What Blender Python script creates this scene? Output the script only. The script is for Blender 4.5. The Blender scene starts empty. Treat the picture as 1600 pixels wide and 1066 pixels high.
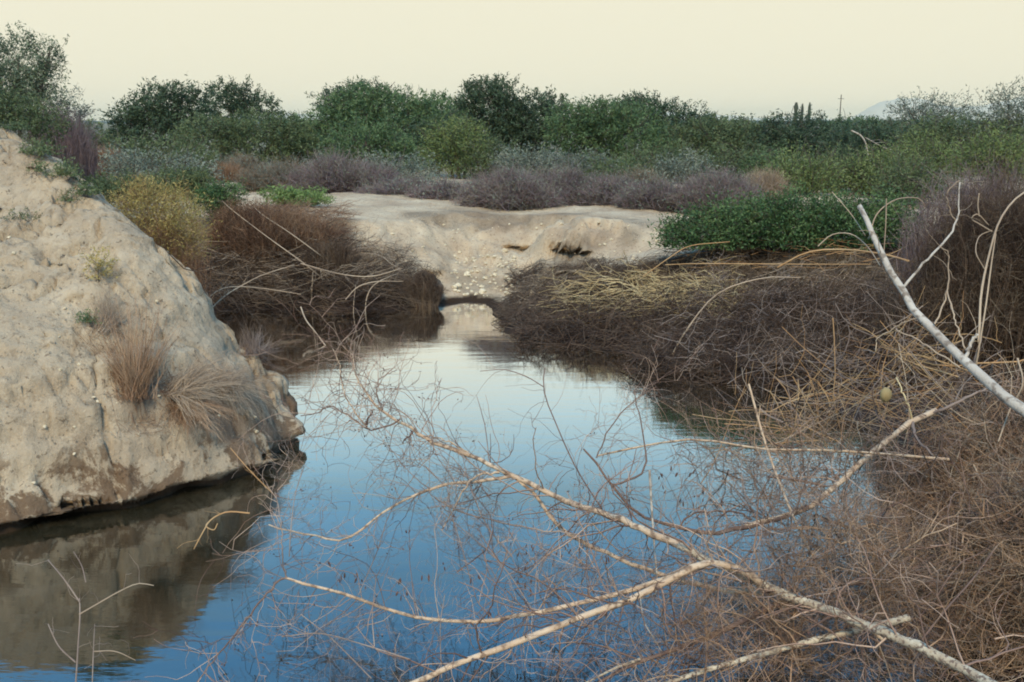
import bpy, math, random
import numpy as np

random.seed(11)
rng = np.random.default_rng(11)
scn = bpy.context.scene
COL = scn.collection

# ------------------------------------------------------------------ camera
F = 1555.6
PITCH = math.radians(12.4)
EYE = 3.0
cam_d = bpy.data.cameras.new('camera')
cam_d.lens = 35.0
cam_d.sensor_width = 36.0
cam_d.clip_start = 0.05
cam_d.clip_end = 30000
cam = bpy.data.objects.new('camera', cam_d)
COL.objects.link(cam)
cam.location = (0, 0, EYE)
cam.rotation_euler = (math.radians(90) - PITCH, 0, 0)
scn.camera = cam

# ------------------------------------------------------------------ world, sun, exposure
SUN_EL, SUN_AZ = math.radians(46), math.radians(186)      # azimuth clockwise from +Y: behind the camera
world = bpy.data.worlds.new('World')
scn.world = world
world.use_nodes = True
wt = world.node_tree
wt.nodes.clear()
W = wt.nodes.new
wl = wt.links.new
w_out = W('ShaderNodeOutputWorld')
sky = W('ShaderNodeTexSky')
sky.sky_type = 'NISHITA'
sky.sun_disc = False
sky.sun_elevation = SUN_EL
sky.sun_rotation = SUN_AZ
sky.air_density = 1.0
sky.dust_density = 0.4
sky.ozone_density = 6.0
bg1 = W('ShaderNodeBackground')
bg1.inputs['Strength'].default_value = 0.15
tint = W('ShaderNodeMix'); tint.data_type = 'RGBA'; tint.blend_type = 'MULTIPLY'
tint.inputs['Factor'].default_value = 1.0; tint.inputs['B'].default_value = (0.92, 1.70, 1.62, 1)
wl(sky.outputs[0], tint.inputs['A']); wl(tint.outputs['Result'], bg1.inputs['Color'])
tc = W('ShaderNodeTexCoord')
sep = W('ShaderNodeSeparateXYZ')
wl(tc.outputs['Generated'], sep.inputs[0])
mp = W('ShaderNodeMapping')
mp.inputs['Scale'].default_value = (1.6, 1.6, 9.0)
wl(tc.outputs['Generated'], mp.inputs['Vector'])
nz = W('ShaderNodeTexNoise')
nz.inputs['Scale'].default_value = 1.5
nz.inputs['Detail'].default_value = 5
nz.inputs['Roughness'].default_value = 0.55
wl(mp.outputs[0], nz.inputs['Vector'])
m1 = W('ShaderNodeMath'); m1.operation = 'SUBTRACT'; m1.inputs[1].default_value = 0.5
wl(nz.outputs['Fac'], m1.inputs[0])
m2 = W('ShaderNodeMath'); m2.operation = 'MULTIPLY_ADD'; m2.inputs[1].default_value = 0.14
wl(m1.outputs[0], m2.inputs[0]); wl(sep.outputs['Z'], m2.inputs[2])
rp = W('ShaderNodeValToRGB')           # how thick the pale veil of high cloud is, by height above the horizon
rp.color_ramp.interpolation = 'EASE'
e = rp.color_ramp.elements
e[0].position = 0.20; e[0].color = (1, 1, 1, 1)
e[1].position = 0.50; e[1].color = (.02, .02, .02, 1)
k = e.new(0.27); k.color = (.88, .88, .88, 1)
k = e.new(0.33); k.color = (.72, .72, .72, 1)
k = e.new(0.41); k.color = (.34, .34, .34, 1)
wl(m2.outputs[0], rp.inputs[0])
bg2 = W('ShaderNodeBackground')
vc = W('ShaderNodeValToRGB')           # the veil is cream low down and thins to pale cyan higher up
vc.color_ramp.elements[0].position = 0.20; vc.color_ramp.elements[0].color = (1.0, 0.955, 0.745, 1)
vc.color_ramp.elements[1].position = 0.36; vc.color_ramp.elements[1].color = (.64, .93, .86, 1)
wl(m2.outputs[0], vc.inputs[0]); wl(vc.outputs[0], bg2.inputs['Color'])
bg2.inputs['Strength'].default_value = 0.435
mx = W('ShaderNodeMixShader')
wl(rp.outputs[0], mx.inputs[0]); wl(bg1.outputs[0], mx.inputs[1]); wl(bg2.outputs[0], mx.inputs[2])
wl(mx.outputs[0], w_out.inputs['Surface'])

sd = bpy.data.lights.new('sun', 'SUN')
sd.energy = 2.1
sd.angle = math.radians(14)
sd.color = (1.0, 0.79, 0.46)
sun = bpy.data.objects.new('sun', sd)
COL.objects.link(sun)
sun.location = (-20, -30, 40)
sun.rotation_euler = (math.radians(90) - SUN_EL, 0, math.pi - SUN_AZ)

scn.view_settings.view_transform = 'Standard'
scn.view_settings.look = 'None'
scn.view_settings.exposure = 1.05
scn.view_settings.gamma = 1.0
scn.view_settings.use_curve_mapping = False
scn.render.engine = 'CYCLES'
scn.cycles.max_bounces = 6
scn.cycles.diffuse_bounces = 3
scn.cycles.glossy_bounces = 2
scn.cycles.transmission_bounces = 3
scn.cycles.volume_bounces = 1
scn.cycles.transparent_max_bounces = 8
scn.cycles.use_denoising = True
scn.cycles.pixel_filter_type = 'BLACKMAN_HARRIS'
scn.cycles.filter_width = 1.9

# ------------------------------------------------------------------ geometry helpers
SP, CP = math.sin(PITCH), math.cos(PITCH)

def ray(px, py):
    dx, dz = (px - 800) / F, (533 - py) / F
    return np.array([dx, CP + SP * dz, -SP + CP * dz])

def at_z(px, py, z=0.0):
    r = ray(px, py)
    return np.array([0, 0, EYE]) + r * ((z - EYE) / r[2])

def at_y(px, py, Y):
    r = ray(px, py)
    return np.array([0, 0, EYE]) + r * (Y / r[1])

def _hash(ix, iy, iz):
    h = (ix.astype(np.int64) * 374761393 + iy.astype(np.int64) * 668265263 + iz.astype(np.int64) * 2147483647) & 0xffffffff
    h = ((h ^ (h >> 13)) * 1274126177) & 0xffffffff
    h = h ^ (h >> 16)
    return (h & 0xffff) / 65535.0

def vnoise(x, y, z=0.0):
    x = np.asarray(x, float); y = np.asarray(y, float); z = np.zeros_like(x) + z
    ix, iy, iz = np.floor(x), np.floor(y), np.floor(z)
    fx, fy, fz = x - ix, y - iy, z - iz
    fx, fy, fz = [f * f * (3 - 2 * f) for f in (fx, fy, fz)]
    ix, iy, iz = ix.astype(np.int64), iy.astype(np.int64), iz.astype(np.int64)
    r = 0
    for a in (0, 1):
        for b in (0, 1):
            for c in (0, 1):
                w = (fx if a else 1 - fx) * (fy if b else 1 - fy) * (fz if c else 1 - fz)
                r = r + w * _hash(ix + a, iy + b, iz + c)
    return r * 2 - 1

def fbm(x, y, z=0.0, oct=4, gain=0.5):
    s, a, f = 0, 1.0, 1.0
    for i in range(oct):
        s = s + a * vnoise(x * f + 17.3 * i, y * f - 9.1 * i, np.asarray(z) * f)
        a *= gain; f *= 2.03
    return s

def sstep(a, b, x):
    t = np.clip((x - a) / (b - a), 0, 1)
    return t * t * (3 - 2 * t)

def new_obj(name, verts, faces, mat=None, parent=None, smooth=False, kind=None):
    """faces: (n,k) array"""
    me = bpy.data.meshes.new(name)
    verts = np.ascontiguousarray(verts, dtype=np.float32).reshape(-1, 3)
    faces = np.ascontiguousarray(faces, dtype=np.int32)
    n, kk = faces.shape
    me.vertices.add(len(verts)); me.vertices.foreach_set('co', verts.ravel())
    me.loops.add(n * kk); me.loops.foreach_set('vertex_index', faces.ravel())
    me.polygons.add(n)
    me.polygons.foreach_set('loop_start', np.arange(0, n * kk, kk, dtype=np.int32))
    me.polygons.foreach_set('loop_total', np.full(n, kk, dtype=np.int32))
    if smooth:
        me.polygons.foreach_set('use_smooth', np.ones(n, dtype=bool))
    me.update(calc_edges=True)
    if mat: me.materials.append(mat)
    o = bpy.data.objects.new(name, me)
    COL.objects.link(o)
    if parent is not None:
        o.parent = parent
        o.matrix_parent_inverse = parent.matrix_basis.inverted()
    if kind: o['kind'] = kind
    return o

def thing(name, loc, label, cat, group=None):
    o = bpy.data.objects.new(name, None)
    o.empty_display_size = 0.2
    o.location = [float(v) for v in loc]
    COL.objects.link(o)
    tag(o, label, cat, group)
    return o

def tag(o, label, cat, group=None):
    o['label'] = label; o['category'] = cat
    if group: o['group'] = group
    return o

def origin_to(o, loc):
    """moves a top-level mesh object's origin to loc without moving the mesh"""
    loc = np.array(loc, float)
    me = o.data
    co = np.empty(len(me.vertices) * 3, dtype=np.float32)
    me.vertices.foreach_get('co', co)
    co = co.reshape(-1, 3) - loc.astype(np.float32)
    me.vertices.foreach_set('co', co.ravel()); me.update()
    o.location = [float(v) for v in loc]
    return o

def unit(v):
    return v / np.maximum(np.linalg.norm(v, axis=-1, keepdims=True), 1e-9)

def tubes(P, R, S=3):
    """P (N,K,3), R (N,K) -> verts, quad faces of N separate tubes"""
    N, K, _ = P.shape
    T = np.empty_like(P)
    T[:, 1:-1] = P[:, 2:] - P[:, :-2]
    T[:, 0] = P[:, 1] - P[:, 0]
    T[:, -1] = P[:, -1] - P[:, -2]
    T = unit(T)
    ref = np.zeros((N, 1, 3)); ref[:, 0, 2] = 1.0
    steep = np.abs(T[:, :, 2]).mean(1) > 0.85
    ref[steep, 0] = (1, 0, 0)
    U = unit(np.cross(T, np.broadcast_to(ref, T.shape)))
    V = np.cross(T, U)
    a = np.arange(S) * 2 * np.pi / S
    ca, sa = np.cos(a)[None, None, :, None], np.sin(a)[None, None, :, None]
    vv = P[:, :, None, :] + R[:, :, None, None] * (ca * U[:, :, None, :] + sa * V[:, :, None, :])
    idx = np.arange(N * K * S).reshape(N, K, S)
    nx = np.roll(idx, -1, axis=2)
    f = np.stack([idx[:, :-1], nx[:, :-1], nx[:, 1:], idx[:, 1:]], axis=-1).reshape(-1, 4)
    return vv.reshape(-1, 3), f

def join(parts):
    vs, fs, n = [], [], 0
    for v, f in parts:
        vs.append(v); fs.append(f + n); n += len(v)
    return np.concatenate(vs), np.concatenate(fs)

def catmull(pts, n):
    pts = np.asarray(pts, float)
    P = np.concatenate([[2 * pts[0] - pts[1]], pts, [2 * pts[-1] - pts[-2]]])
    seg = np.linalg.norm(np.diff(pts[:, :3], axis=0), axis=1)
    cum = np.concatenate([[0], np.cumsum(seg)])
    t = np.linspace(0, cum[-1], n)
    i = np.clip(np.searchsorted(cum, t, side='right') - 1, 0, len(pts) - 2)
    u = ((t - cum[i]) / np.maximum(seg[i], 1e-9))[:, None]
    p0, p1, p2, p3 = P[i], P[i + 1], P[i + 2], P[i + 3]
    return 0.5 * ((2 * p1) + (-p0 + p2) * u + (2 * p0 - 5 * p1 + 4 * p2 - p3) * u ** 2 + (-p0 + 3 * p1 - 3 * p2 + p3) * u ** 3)

def walk(O, D, L, K, curl=0.25, grav=0.0, flat=1.0):
    """random walks: origins O (M,3), directions D, lengths L (M)"""
    M = len(O)
    P = np.empty((M, K, 3)); P[:, 0] = O
    d = unit(D)
    bend = rng.normal(0, curl, (M, 3)) * (1, 1, flat)
    st = (L / (K - 1))[:, None]
    for k in range(1, K):
        d = unit(d + bend * 0.3 + rng.normal(0, curl * 0.95, (M, 3)) + np.array([0, 0, grav]))
        P[:, k] = P[:, k - 1] + d * st
    return P

def sprout(P, R, M, length, K=6, ang=(35, 80), curl=0.25, grav=0.0, t0=0.15, t1=1.0, rs=0.5, rmin=0.0012, bias=None):
    """M side twigs growing from parent tubes P (N,K0,3)"""
    N, K0, _ = P.shape
    w = np.linalg.norm(np.diff(P, axis=1), axis=2).sum(1)
    pi = rng.choice(N, M, p=w / w.sum())
    t = (t0 + (t1 - t0) * rng.random(M)) * (K0 - 1)
    i = np.minimum(t.astype(int), K0 - 2); u = (t - i)[:, None]
    O = P[pi, i] * (1 - u) + P[pi, i + 1] * u
    T = unit(P[pi, i + 1] - P[pi, i])
    A = unit(np.cross(T, rng.normal(size=(M, 3))))
    a = np.radians(rng.uniform(ang[0], ang[1], M))[:, None]
    D = T * np.cos(a) + A * np.sin(a)
    if bias is not None: D = unit(D + np.asarray(bias))
    L = rng.uniform(length[0], length[1], M)
    r0 = np.maximum((R[pi, i] * (1 - u[:, 0]) + R[pi, i + 1] * u[:, 0]) * rs, rmin)
    r0 = np.minimum(r0, L * 0.007 + rmin)
    Q = walk(O, D, L, K, curl, grav)
    RR = r0[:, None] * np.linspace(1, 0.45, K)[None]
    return Q, np.maximum(RR, rmin * 0.6)

def leaves(C, size, asp=0.5, outward=None, quad=False):
    """C (N,3) leaf centres -> small bent leaf faces"""
    N = len(C)
    d = unit(rng.normal(size=(N, 3)) + (0 if outward is None else outward * 0.8))
    s = unit(np.cross(d, rng.normal(size=(N, 3))))
    l = size * rng.uniform(0.6, 1.4, N)[:, None]
    w = l * asp * 0.5
    if quad:
        v = np.stack([C - d * l * .5, C + s * w, C + d * l * .5, C - s * w], 1).reshape(-1, 3)
        f = np.arange(N * 4).reshape(N, 4)
    else:
        v = np.stack([C - d * l * .5 - s * w * .5, C - d * l * .3 + s * w, C + d * l * .6], 1).reshape(-1, 3)
        f = np.arange(N * 3).reshape(N, 3)
    return v, f

# ------------------------------------------------------------------ materials
def mat_new(name):
    m = bpy.data.materials.new(name); m.use_nodes = True
    nt = m.node_tree
    for n in list(nt.nodes): nt.nodes.remove(n)
    out = nt.nodes.new('ShaderNodeOutputMaterial')
    return m, nt, nt.nodes.new, nt.links.new, out

def ramp(nt, stops, interp='LINEAR'):
    r = nt.nodes.new('ShaderNodeValToRGB')
    r.color_ramp.interpolation = interp
    el = r.color_ramp.elements
    while len(el) < len(stops): el.new(0.5)
    for e_, (p, c) in zip(el, stops):
        e_.position = p
        e_.color = (c[0], c[1], c[2], 1) if not isinstance(c, (int, float)) else (c, c, c, 1)
    return r

def leaf_mat(name, cols, trans=0.25, scale=1.2):
    m, nt, N, L, out = mat_new(name)
    g = N('ShaderNodeNewGeometry')
    t = N('ShaderNodeTexNoise'); t.inputs['Scale'].default_value = scale; t.inputs['Detail'].default_value = 3
    L(g.outputs['Position'], t.inputs['Vector'])
    a = N('ShaderNodeMath'); a.operation = 'MULTIPLY_ADD'; a.inputs[1].default_value = 1.5; a.inputs[2].default_value = -0.5
    L(t.outputs['Fac'], a.inputs[0])
    b = N('ShaderNodeMath'); b.operation = 'MULTIPLY_ADD'; b.inputs[1].default_value = 0.55
    L(g.outputs['Random Per Island'], b.inputs[0]); L(a.outputs[0], b.inputs[2])
    n = len(cols)
    r = ramp(nt, [(i / (n - 1), c) for i, c in enumerate(cols)])
    L(b.outputs[0], r.inputs[0])
    d = N('ShaderNodeBsdfPrincipled'); d.inputs['Roughness'].default_value = 0.62
    d.inputs['Specular IOR Level'].default_value = 0.25
    L(r.outputs[0], d.inputs['Base Color'])
    tr = N('ShaderNodeBsdfTranslucent'); L(r.outputs[0], tr.inputs['Color'])
    x = N('ShaderNodeMixShader'); x.inputs[0].default_value = trans
    L(d.outputs[0], x.inputs[1]); L(tr.outputs[0], x.inputs[2]); L(x.outputs[0], out.inputs['Surface'])
    return m

def wood_mat(name, cols, bump=0.3, scale=40, rough=0.85, blotch=None):
    m, nt, N, L, out = mat_new(name)
    g = N('ShaderNodeNewGeometry')
    t = N('ShaderNodeTexNoise'); t.inputs['Scale'].default_value = scale * 0.25; t.inputs['Detail'].default_value = 5
    L(g.outputs['Position'], t.inputs['Vector'])
    b = N('ShaderNodeMath'); b.operation = 'MULTIPLY_ADD'; b.inputs[1].default_value = 0.7
    a = N('ShaderNodeMath'); a.operation = 'MULTIPLY_ADD'; a.inputs[1].default_value = 1.6; a.inputs[2].default_value = -0.62
    L(t.outputs['Fac'], a.inputs[0]); L(g.outputs['Random Per Island'], b.inputs[0]); L(a.outputs[0], b.inputs[2])
    n = len(cols)
    r = ramp(nt, [(i / (n - 1), c) for i, c in enumerate(cols)])
    L(b.outputs[0], r.inputs[0])
    d = N('ShaderNodeBsdfPrincipled'); d.inputs['Roughness'].default_value = rough
    d.inputs['Specular IOR Level'].default_value = 0.2
    col = r.outputs[0]
    if blotch:
        t2 = N('ShaderNodeTexNoise'); t2.inputs['Scale'].default_value = scale * 0.9; t2.inputs['Detail'].default_value = 3
        L(g.outputs['Position'], t2.inputs['Vector'])
        r2 = ramp(nt, [(0.5, 0.0), (0.62, 1.0)])
        L(t2.outputs['Fac'], r2.inputs[0])
        mm = N('ShaderNodeMix'); mm.data_type = 'RGBA'
        L(r2.outputs[0], mm.inputs['Factor']); L(col, mm.inputs['A']); mm.inputs['B'].default_value = (*blotch, 1)
        col = mm.outputs['Result']
    L(col, d.inputs['Base Color'])
    bp = N('ShaderNodeBump'); bp.inputs['Strength'].default_value = bump; bp.inputs['Distance'].default_value = 0.004
    t3 = N('ShaderNodeTexNoise'); t3.inputs['Scale'].default_value = scale * 3
    L(g.outputs['Position'], t3.inputs['Vector']); L(t3.outputs['Fac'], bp.inputs['Height']); L(bp.outputs[0], d.inputs['Normal'])
    L(d.outputs[0], out.inputs['Surface'])
    return m

def sand_mat(name, light, mid, dark, brown=None, wet=True, far=None):
    m, nt, N, L, out = mat_new(name)
    g = N('ShaderNodeNewGeometry')
    def noise(sc, det=6, ro=0.6, dist=0.0, vec=None):
        t = N('ShaderNodeTexNoise'); t.inputs['Scale'].default_value = sc; t.inputs['Detail'].default_value = det
        t.inputs['Roughness'].default_value = ro; t.inputs['Distortion'].default_value = dist
        L(vec or g.outputs['Position'], t.inputs['Vector']); return t.outputs['Fac']
    def mixc(f, a, b):
        x = N('ShaderNodeMix'); x.data_type = 'RGBA'
        for s, v in (('Factor', f), ('A', a), ('B', b)):
            if isinstance(v, tuple): x.inputs[s].default_value = (*v, 1)
            elif isinstance(v, (int, float)): x.inputs[s].default_value = v
            else: L(v, x.inputs[s])
        return x.outputs['Result']
    def math_(op, a, b=None, c=None):
        x = N('ShaderNodeMath'); x.operation = op
        for i, v in enumerate((a, b, c)):
            if v is None: continue
            if isinstance(v, (int, float)): x.inputs[i].default_value = v
            else: L(v, x.inputs[i])
        return x.outputs[0]
    r1 = ramp(nt, [(0.3, dark), (0.48, mid), (0.66, light)]); L(noise(1.3), r1.inputs[0])
    col = r1.outputs[0]
    r2 = ramp(nt, [(0.36, 0.0), (0.46, 1.0)]); L(noise(14, 5, 0.65), r2.inputs[0])      # small darker crumbs
    col = mixc(math_('MULTIPLY', math_('SUBTRACT', 1.0, r2.outputs[0]), 0.38), col, (dark[0] * .62, dark[1] * .57, dark[2] * .52))
    r3 = ramp(nt, [(0.60, 0.0), (0.68, 1.0)]); L(noise(38, 3, 0.6), r3.inputs[0])       # pale grit
    col = mixc(math_('MULTIPLY', r3.outputs[0], 0.35), col, (min(1, light[0] * 1.22), min(1, light[1] * 1.2), min(1, light[2] * 1.18)))
    r3b = ramp(nt, [(0.62, 0.0), (0.69, 1.0)]); L(noise(22, 3, 0.6, 0.4), r3b.inputs[0])  # dark specks
    col = mixc(math_('MULTIPLY', r3b.outputs[0], 0.7), col, (dark[0] * .4, dark[1] * .36, dark[2] * .36))
    sp = N('ShaderNodeSeparateXYZ'); L(g.outputs['Position'], sp.inputs[0])
    if brown:
        # iron-brown stains in a broken band just above the water
        z = sp.outputs['Z']
        band = math_('MULTIPLY', ramp_of(nt, L, z, [(0.03, 0.0), (0.10, 1.0)]), ramp_of(nt, L, z, [(0.36, 1.0), (0.75, 0.0)]))
        st = ramp(nt, [(0.495, 0.0), (0.54, 1.0)]); L(noise(2.3, 8, 0.72, 0.4), st.inputs[0])
        f = math_('MULTIPLY', band, st.outputs[0])
        col = mixc(math_('MULTIPLY', f, 0.85), col, brown)
    if wet:  # dark waterline band: wet mud, with the undercut's shade painted into its colour
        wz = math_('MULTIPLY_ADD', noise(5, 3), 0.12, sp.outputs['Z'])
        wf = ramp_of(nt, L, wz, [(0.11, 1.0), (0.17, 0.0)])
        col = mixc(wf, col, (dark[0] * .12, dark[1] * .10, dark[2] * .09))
    if far:
        ff = ramp_of(nt, L, math_('DIVIDE', sp.outputs['Y'], 100.0), [(0.27, 0.0), (0.42, 1.0)])
        col = mixc(ff, col, far)
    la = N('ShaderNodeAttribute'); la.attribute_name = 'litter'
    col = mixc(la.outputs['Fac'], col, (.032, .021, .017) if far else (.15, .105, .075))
    d = N('ShaderNodeBsdfPrincipled'); d.inputs['Roughness'].default_value = 0.95
    d.inputs['Specular IOR Level'].default_value = 0.1
    L(col, d.inputs['Base Color'])
    b1 = N('ShaderNodeBump'); b1.inputs['Strength'].default_value = 0.8; b1.inputs['Distance'].default_value = 0.045
    L(noise(11, 8, 0.68), b1.inputs['Height'])
    b2 = N('ShaderNodeBump'); b2.inputs['Strength'].default_value = 0.7; b2.inputs['Distance'].default_value = 0.012
    L(noise(60, 4, 0.7), b2.inputs['Height']); L(b1.outputs[0], b2.inputs['Normal'])
    L(b2.outputs[0], d.inputs['Normal'])
    L(d.outputs[0], out.inputs['Surface'])
    return m

def ramp_of(nt, L, sock, stops):
    r = ramp(nt, stops); L(sock, r.inputs[0]); return r.outputs[0]

M = {}
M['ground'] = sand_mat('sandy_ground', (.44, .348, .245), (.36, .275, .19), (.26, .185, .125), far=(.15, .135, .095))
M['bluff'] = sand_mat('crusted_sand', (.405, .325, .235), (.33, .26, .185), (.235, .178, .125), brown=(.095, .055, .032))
M['stone'] = wood_mat('pale_stone', [(.34, .27, .18), (.45, .37, .26), (.54, .46, .34)], scale=12)
M['leaf_dark'] = leaf_mat('dark_mesquite_leaf', [(.022, .036, .022), (.048, .075, .042), (.085, .122, .066)])
M['leaf_green'] = leaf_mat('green_mesquite_leaf', [(.036, .066, .030), (.075, .122, .05), (.13, .18, .075)])
M['leaf_olive'] = leaf_mat('olive_leaf', [(.045, .062, .03), (.082, .110, .048), (.14, .165, .075)])
M['leaf_yellow'] = leaf_mat('yellow_green_leaf', [(.065, .095, .03), (.115, .150, .05), (.18, .205, .075)])
M['leaf_fresh'] = leaf_mat('fresh_green_leaf', [(.022, .042, .018), (.05, .10, .034), (.13, .18, .07)], scale=2.5)
M['leaf_grass'] = leaf_mat('grassy_leaf', [(.10, .16, .05), (.15, .22, .07), (.20, .27, .10)], scale=2.5)
M['leaf_grey'] = leaf_mat('grey_green_leaf', [(.09, .11, .085), (.15, .17, .13), (.21, .225, .18)])
M['leaf_mist'] = leaf_mat('misty_green_leaf', [(.05, .075, .045), (.10, .135, .08), (.17, .20, .13)])
M['leaf_weed'] = leaf_mat('weedy_leaf', [(.06, .085, .04), (.11, .145, .065), (.18, .20, .10)])
M['leaf_gold'] = leaf_mat('golden_dry_leaf', [(.25, .17, .06), (.34, .26, .09), (.38, .32, .12)], scale=3)
M['bark'] = wood_mat('dark_bark', [(.05, .042, .036), (.10, .08, .065)], scale=10)
M['twig_purple'] = wood_mat('purple_grey_twig', [(.085, .058, .066), (.15, .11, .12), (.22, .17, .17)], scale=4)
M['twig_greyg'] = wood_mat('grey_green_twig', [(0.102, 0.098, 0.081), (0.162, 0.153, 0.123), (0.221, 0.204, 0.170)], scale=4)
M['twig_red'] = wood_mat('reddish_brown_twig', [(.07, .036, .025), (.17, .095, .06), (.30, .195, .125)], scale=6)
M['twig_dark'] = wood_mat('dark_dead_twig', [(.026, .017, .013), (.072, .047, .034), (.16, .115, .08)], scale=6)
M['twig_maroon'] = wood_mat('dark_maroon_twig', [(.022, .013, .010), (.058, .036, .026), (.12, .082, .058)], scale=6)
M['twig_pinkdark'] = wood_mat('mauve_brown_twig', [(.045, .030, .022), (.12, .085, .06), (.23, .175, .12)], scale=5)
M['twig_warm'] = wood_mat('warm_grey_twig', [(.07, .04, .035), (.21, .13, .10), (.42, .30, .23)], scale=10)
M['twig_tan'] = wood_mat('tan_stem', [(.26, .19, .10), (.40, .30, .165), (.52, .42, .25)], scale=8)
M['twig_straw'] = wood_mat('straw_stem', [(.16, .115, .085), (.27, .20, .145), (.40, .31, .225)], scale=8)
M['twig_brown'] = wood_mat('warm_brown_twig', [(.07, .038, .024), (.22, .13, .08), (.40, .27, .175)], scale=10)
M['twig_orange'] = wood_mat('orange_brown_stem', [(.22, .11, .05), (.33, .19, .09), (.42, .29, .16)], scale=10)
M['twig_pinkgrey'] = wood_mat('pinkish_grey_twig', [(.08, .055, .05), (.17, .125, .105), (.31, .24, .20)], scale=10)
M['bark_tan'] = wood_mat('peeled_tan_bark', [(.20, .125, .08), (.38, .265, .18), (.48, .37, .27)], scale=26, bump=0.7, blotch=(.17, .11, .075))
M['bark_lichen'] = wood_mat('lichen_bark', [(.14, .10, .075), (.32, .25, .18), (.50, .44, .34)], scale=60, bump=0.9, blotch=(.13, .09, .07))
M['bark_dark'] = wood_mat('dark_wet_bark', [(.055, .036, .032), (.11, .068, .055), (.17, .11, .085)], scale=26, bump=0.7)
M['bark_pale'] = wood_mat('bleached_bark', [(.20, .165, .14), (.33, .285, .245), (.42, .38, .335)], scale=22, bump=0.9, blotch=(.17, .135, .11))
M['pod'] = wood_mat('dark_seed_pod', [(.05, .028, .022), (.11, .05, .035)], scale=30)
M['gourd'] = wood_mat('pale_yellow_rind', [(.17, .11, .055), (.30, .215, .10), (.42, .32, .17)], scale=14)
M['cactus'] = wood_mat('saguaro_skin', [(.030, .038, .030), (.05, .058, .042)], scale=3)
M['ridge'] = wood_mat('distant_scrub', [(.04, .055, .05), (.06, .08, .07)], scale=0.05)
M['mountain'] = wood_mat('distant_rock', [(.34, .31, .25), (.42, .38, .31)], scale=0.02)

# water
def water_mat():
    m, nt, N, L, out = mat_new('pond_water')
    g = N('ShaderNodeNewGeometry')
    mp = N('ShaderNodeMapping'); mp.inputs['Scale'].default_value = (0.9, 3.2, 1)
    L(g.outputs['Position'], mp.inputs['Vector'])
    t = N('ShaderNodeTexNoise'); t.inputs['Scale'].default_value = 1.6; t.inputs['Detail'].default_value = 4; t.inputs['Roughness'].default_value = 0.5
    L(mp.outputs[0], t.inputs['Vector'])
    t2 = N('ShaderNodeTexNoise'); t2.inputs['Scale'].default_value = 9; t2.inputs['Detail'].default_value = 3
    L(mp.outputs[0], t2.inputs['Vector'])
    b = N('ShaderNodeBump'); b.inputs['Strength'].default_value = 0.11; b.inputs['Distance'].default_value = 0.02
    L(t.outputs['Fac'], b.inputs['Height'])
    b2 = N('ShaderNodeBump'); b2.inputs['Strength'].default_value = 0.10; b2.inputs['Distance'].default_value = 0.004
    L(t2.outputs['Fac'], b2.inputs['Height']); L(b.outputs[0], b2.inputs['Normal'])
    gl = N('ShaderNodeBsdfGlossy'); gl.inputs['Roughness'].default_value = 0.025
    gl.inputs['Color'].default_value = (1, 1, 1, 1)
    L(b2.outputs[0], gl.inputs['Normal'])
    df = N('ShaderNodeBsdfDiffuse'); df.inputs['Color'].default_value = (.016, .014, .008, 1)
    lw = N('ShaderNodeLayerWeight'); lw.inputs['Blend'].default_value = 0.5
    r = ramp(nt, [(0.0, 0.05), (0.48, 0.175), (0.57, 0.21), (0.64, .34), (0.72, .70), (0.80, 0.96)])
    L(lw.outputs['Facing'], r.inputs[0])
    x = N('ShaderNodeMixShader')
    L(r.outputs[0], x.inputs[0]); L(df.outputs[0], x.inputs[1]); L(gl.outputs[0], x.inputs[2]); L(x.outputs[0], out.inputs['Surface'])
    return m
M['water'] = water_mat()

# ------------------------------------------------------------------ ground
pool = [(-14, 1.2), (-14, 8), (-7.5, 11.0), (-6.2, 14), (-5.3, 16.1)]
for px, py in [(420, 484), (520, 486), (620, 484), (690, 474), (735, 469), (768, 472), (776, 500), (792, 520), (850, 532), (950, 551), (1050, 570), (1120, 590), (1220, 612), (1330, 640)]:
    q = at_z(px, py); pool.append((q[0], q[1]))
pool += [(3.75, 9.2), (3.35, 7.6), (2.95, 6.2), (2.6, 5.2), (2.3, 4.0), (2.6, 2.6), (2.3, 1.2), (0.5, 0.7), (-4, 0.6)]
pool = np.array(pool)

def sdist(X, Y, poly):
    """signed distance, positive outside"""
    d = np.full(X.shape, 1e9); inside = np.zeros(X.shape, bool)
    n = len(poly)
    for i in range(n):
        a, b = poly[i], poly[(i + 1) % n]
        ab = b - a
        t = np.clip(((X - a[0]) * ab[0] + (Y - a[1]) * ab[1]) / (ab @ ab), 0, 1)
        d = np.minimum(d, np.hypot(X - a[0] - t * ab[0], Y - a[1] - t * ab[1]))
        c = ((a[1] > Y) != (b[1] > Y))
        with np.errstate(divide='ignore', invalid='ignore'):
            xi = a[0] + (Y - a[1]) / (b[1] - a[1] if b[1] != a[1] else 1e-9) * ab[0]
        inside ^= c & (X < xi)
    return np.where(inside, -d, d)

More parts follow.
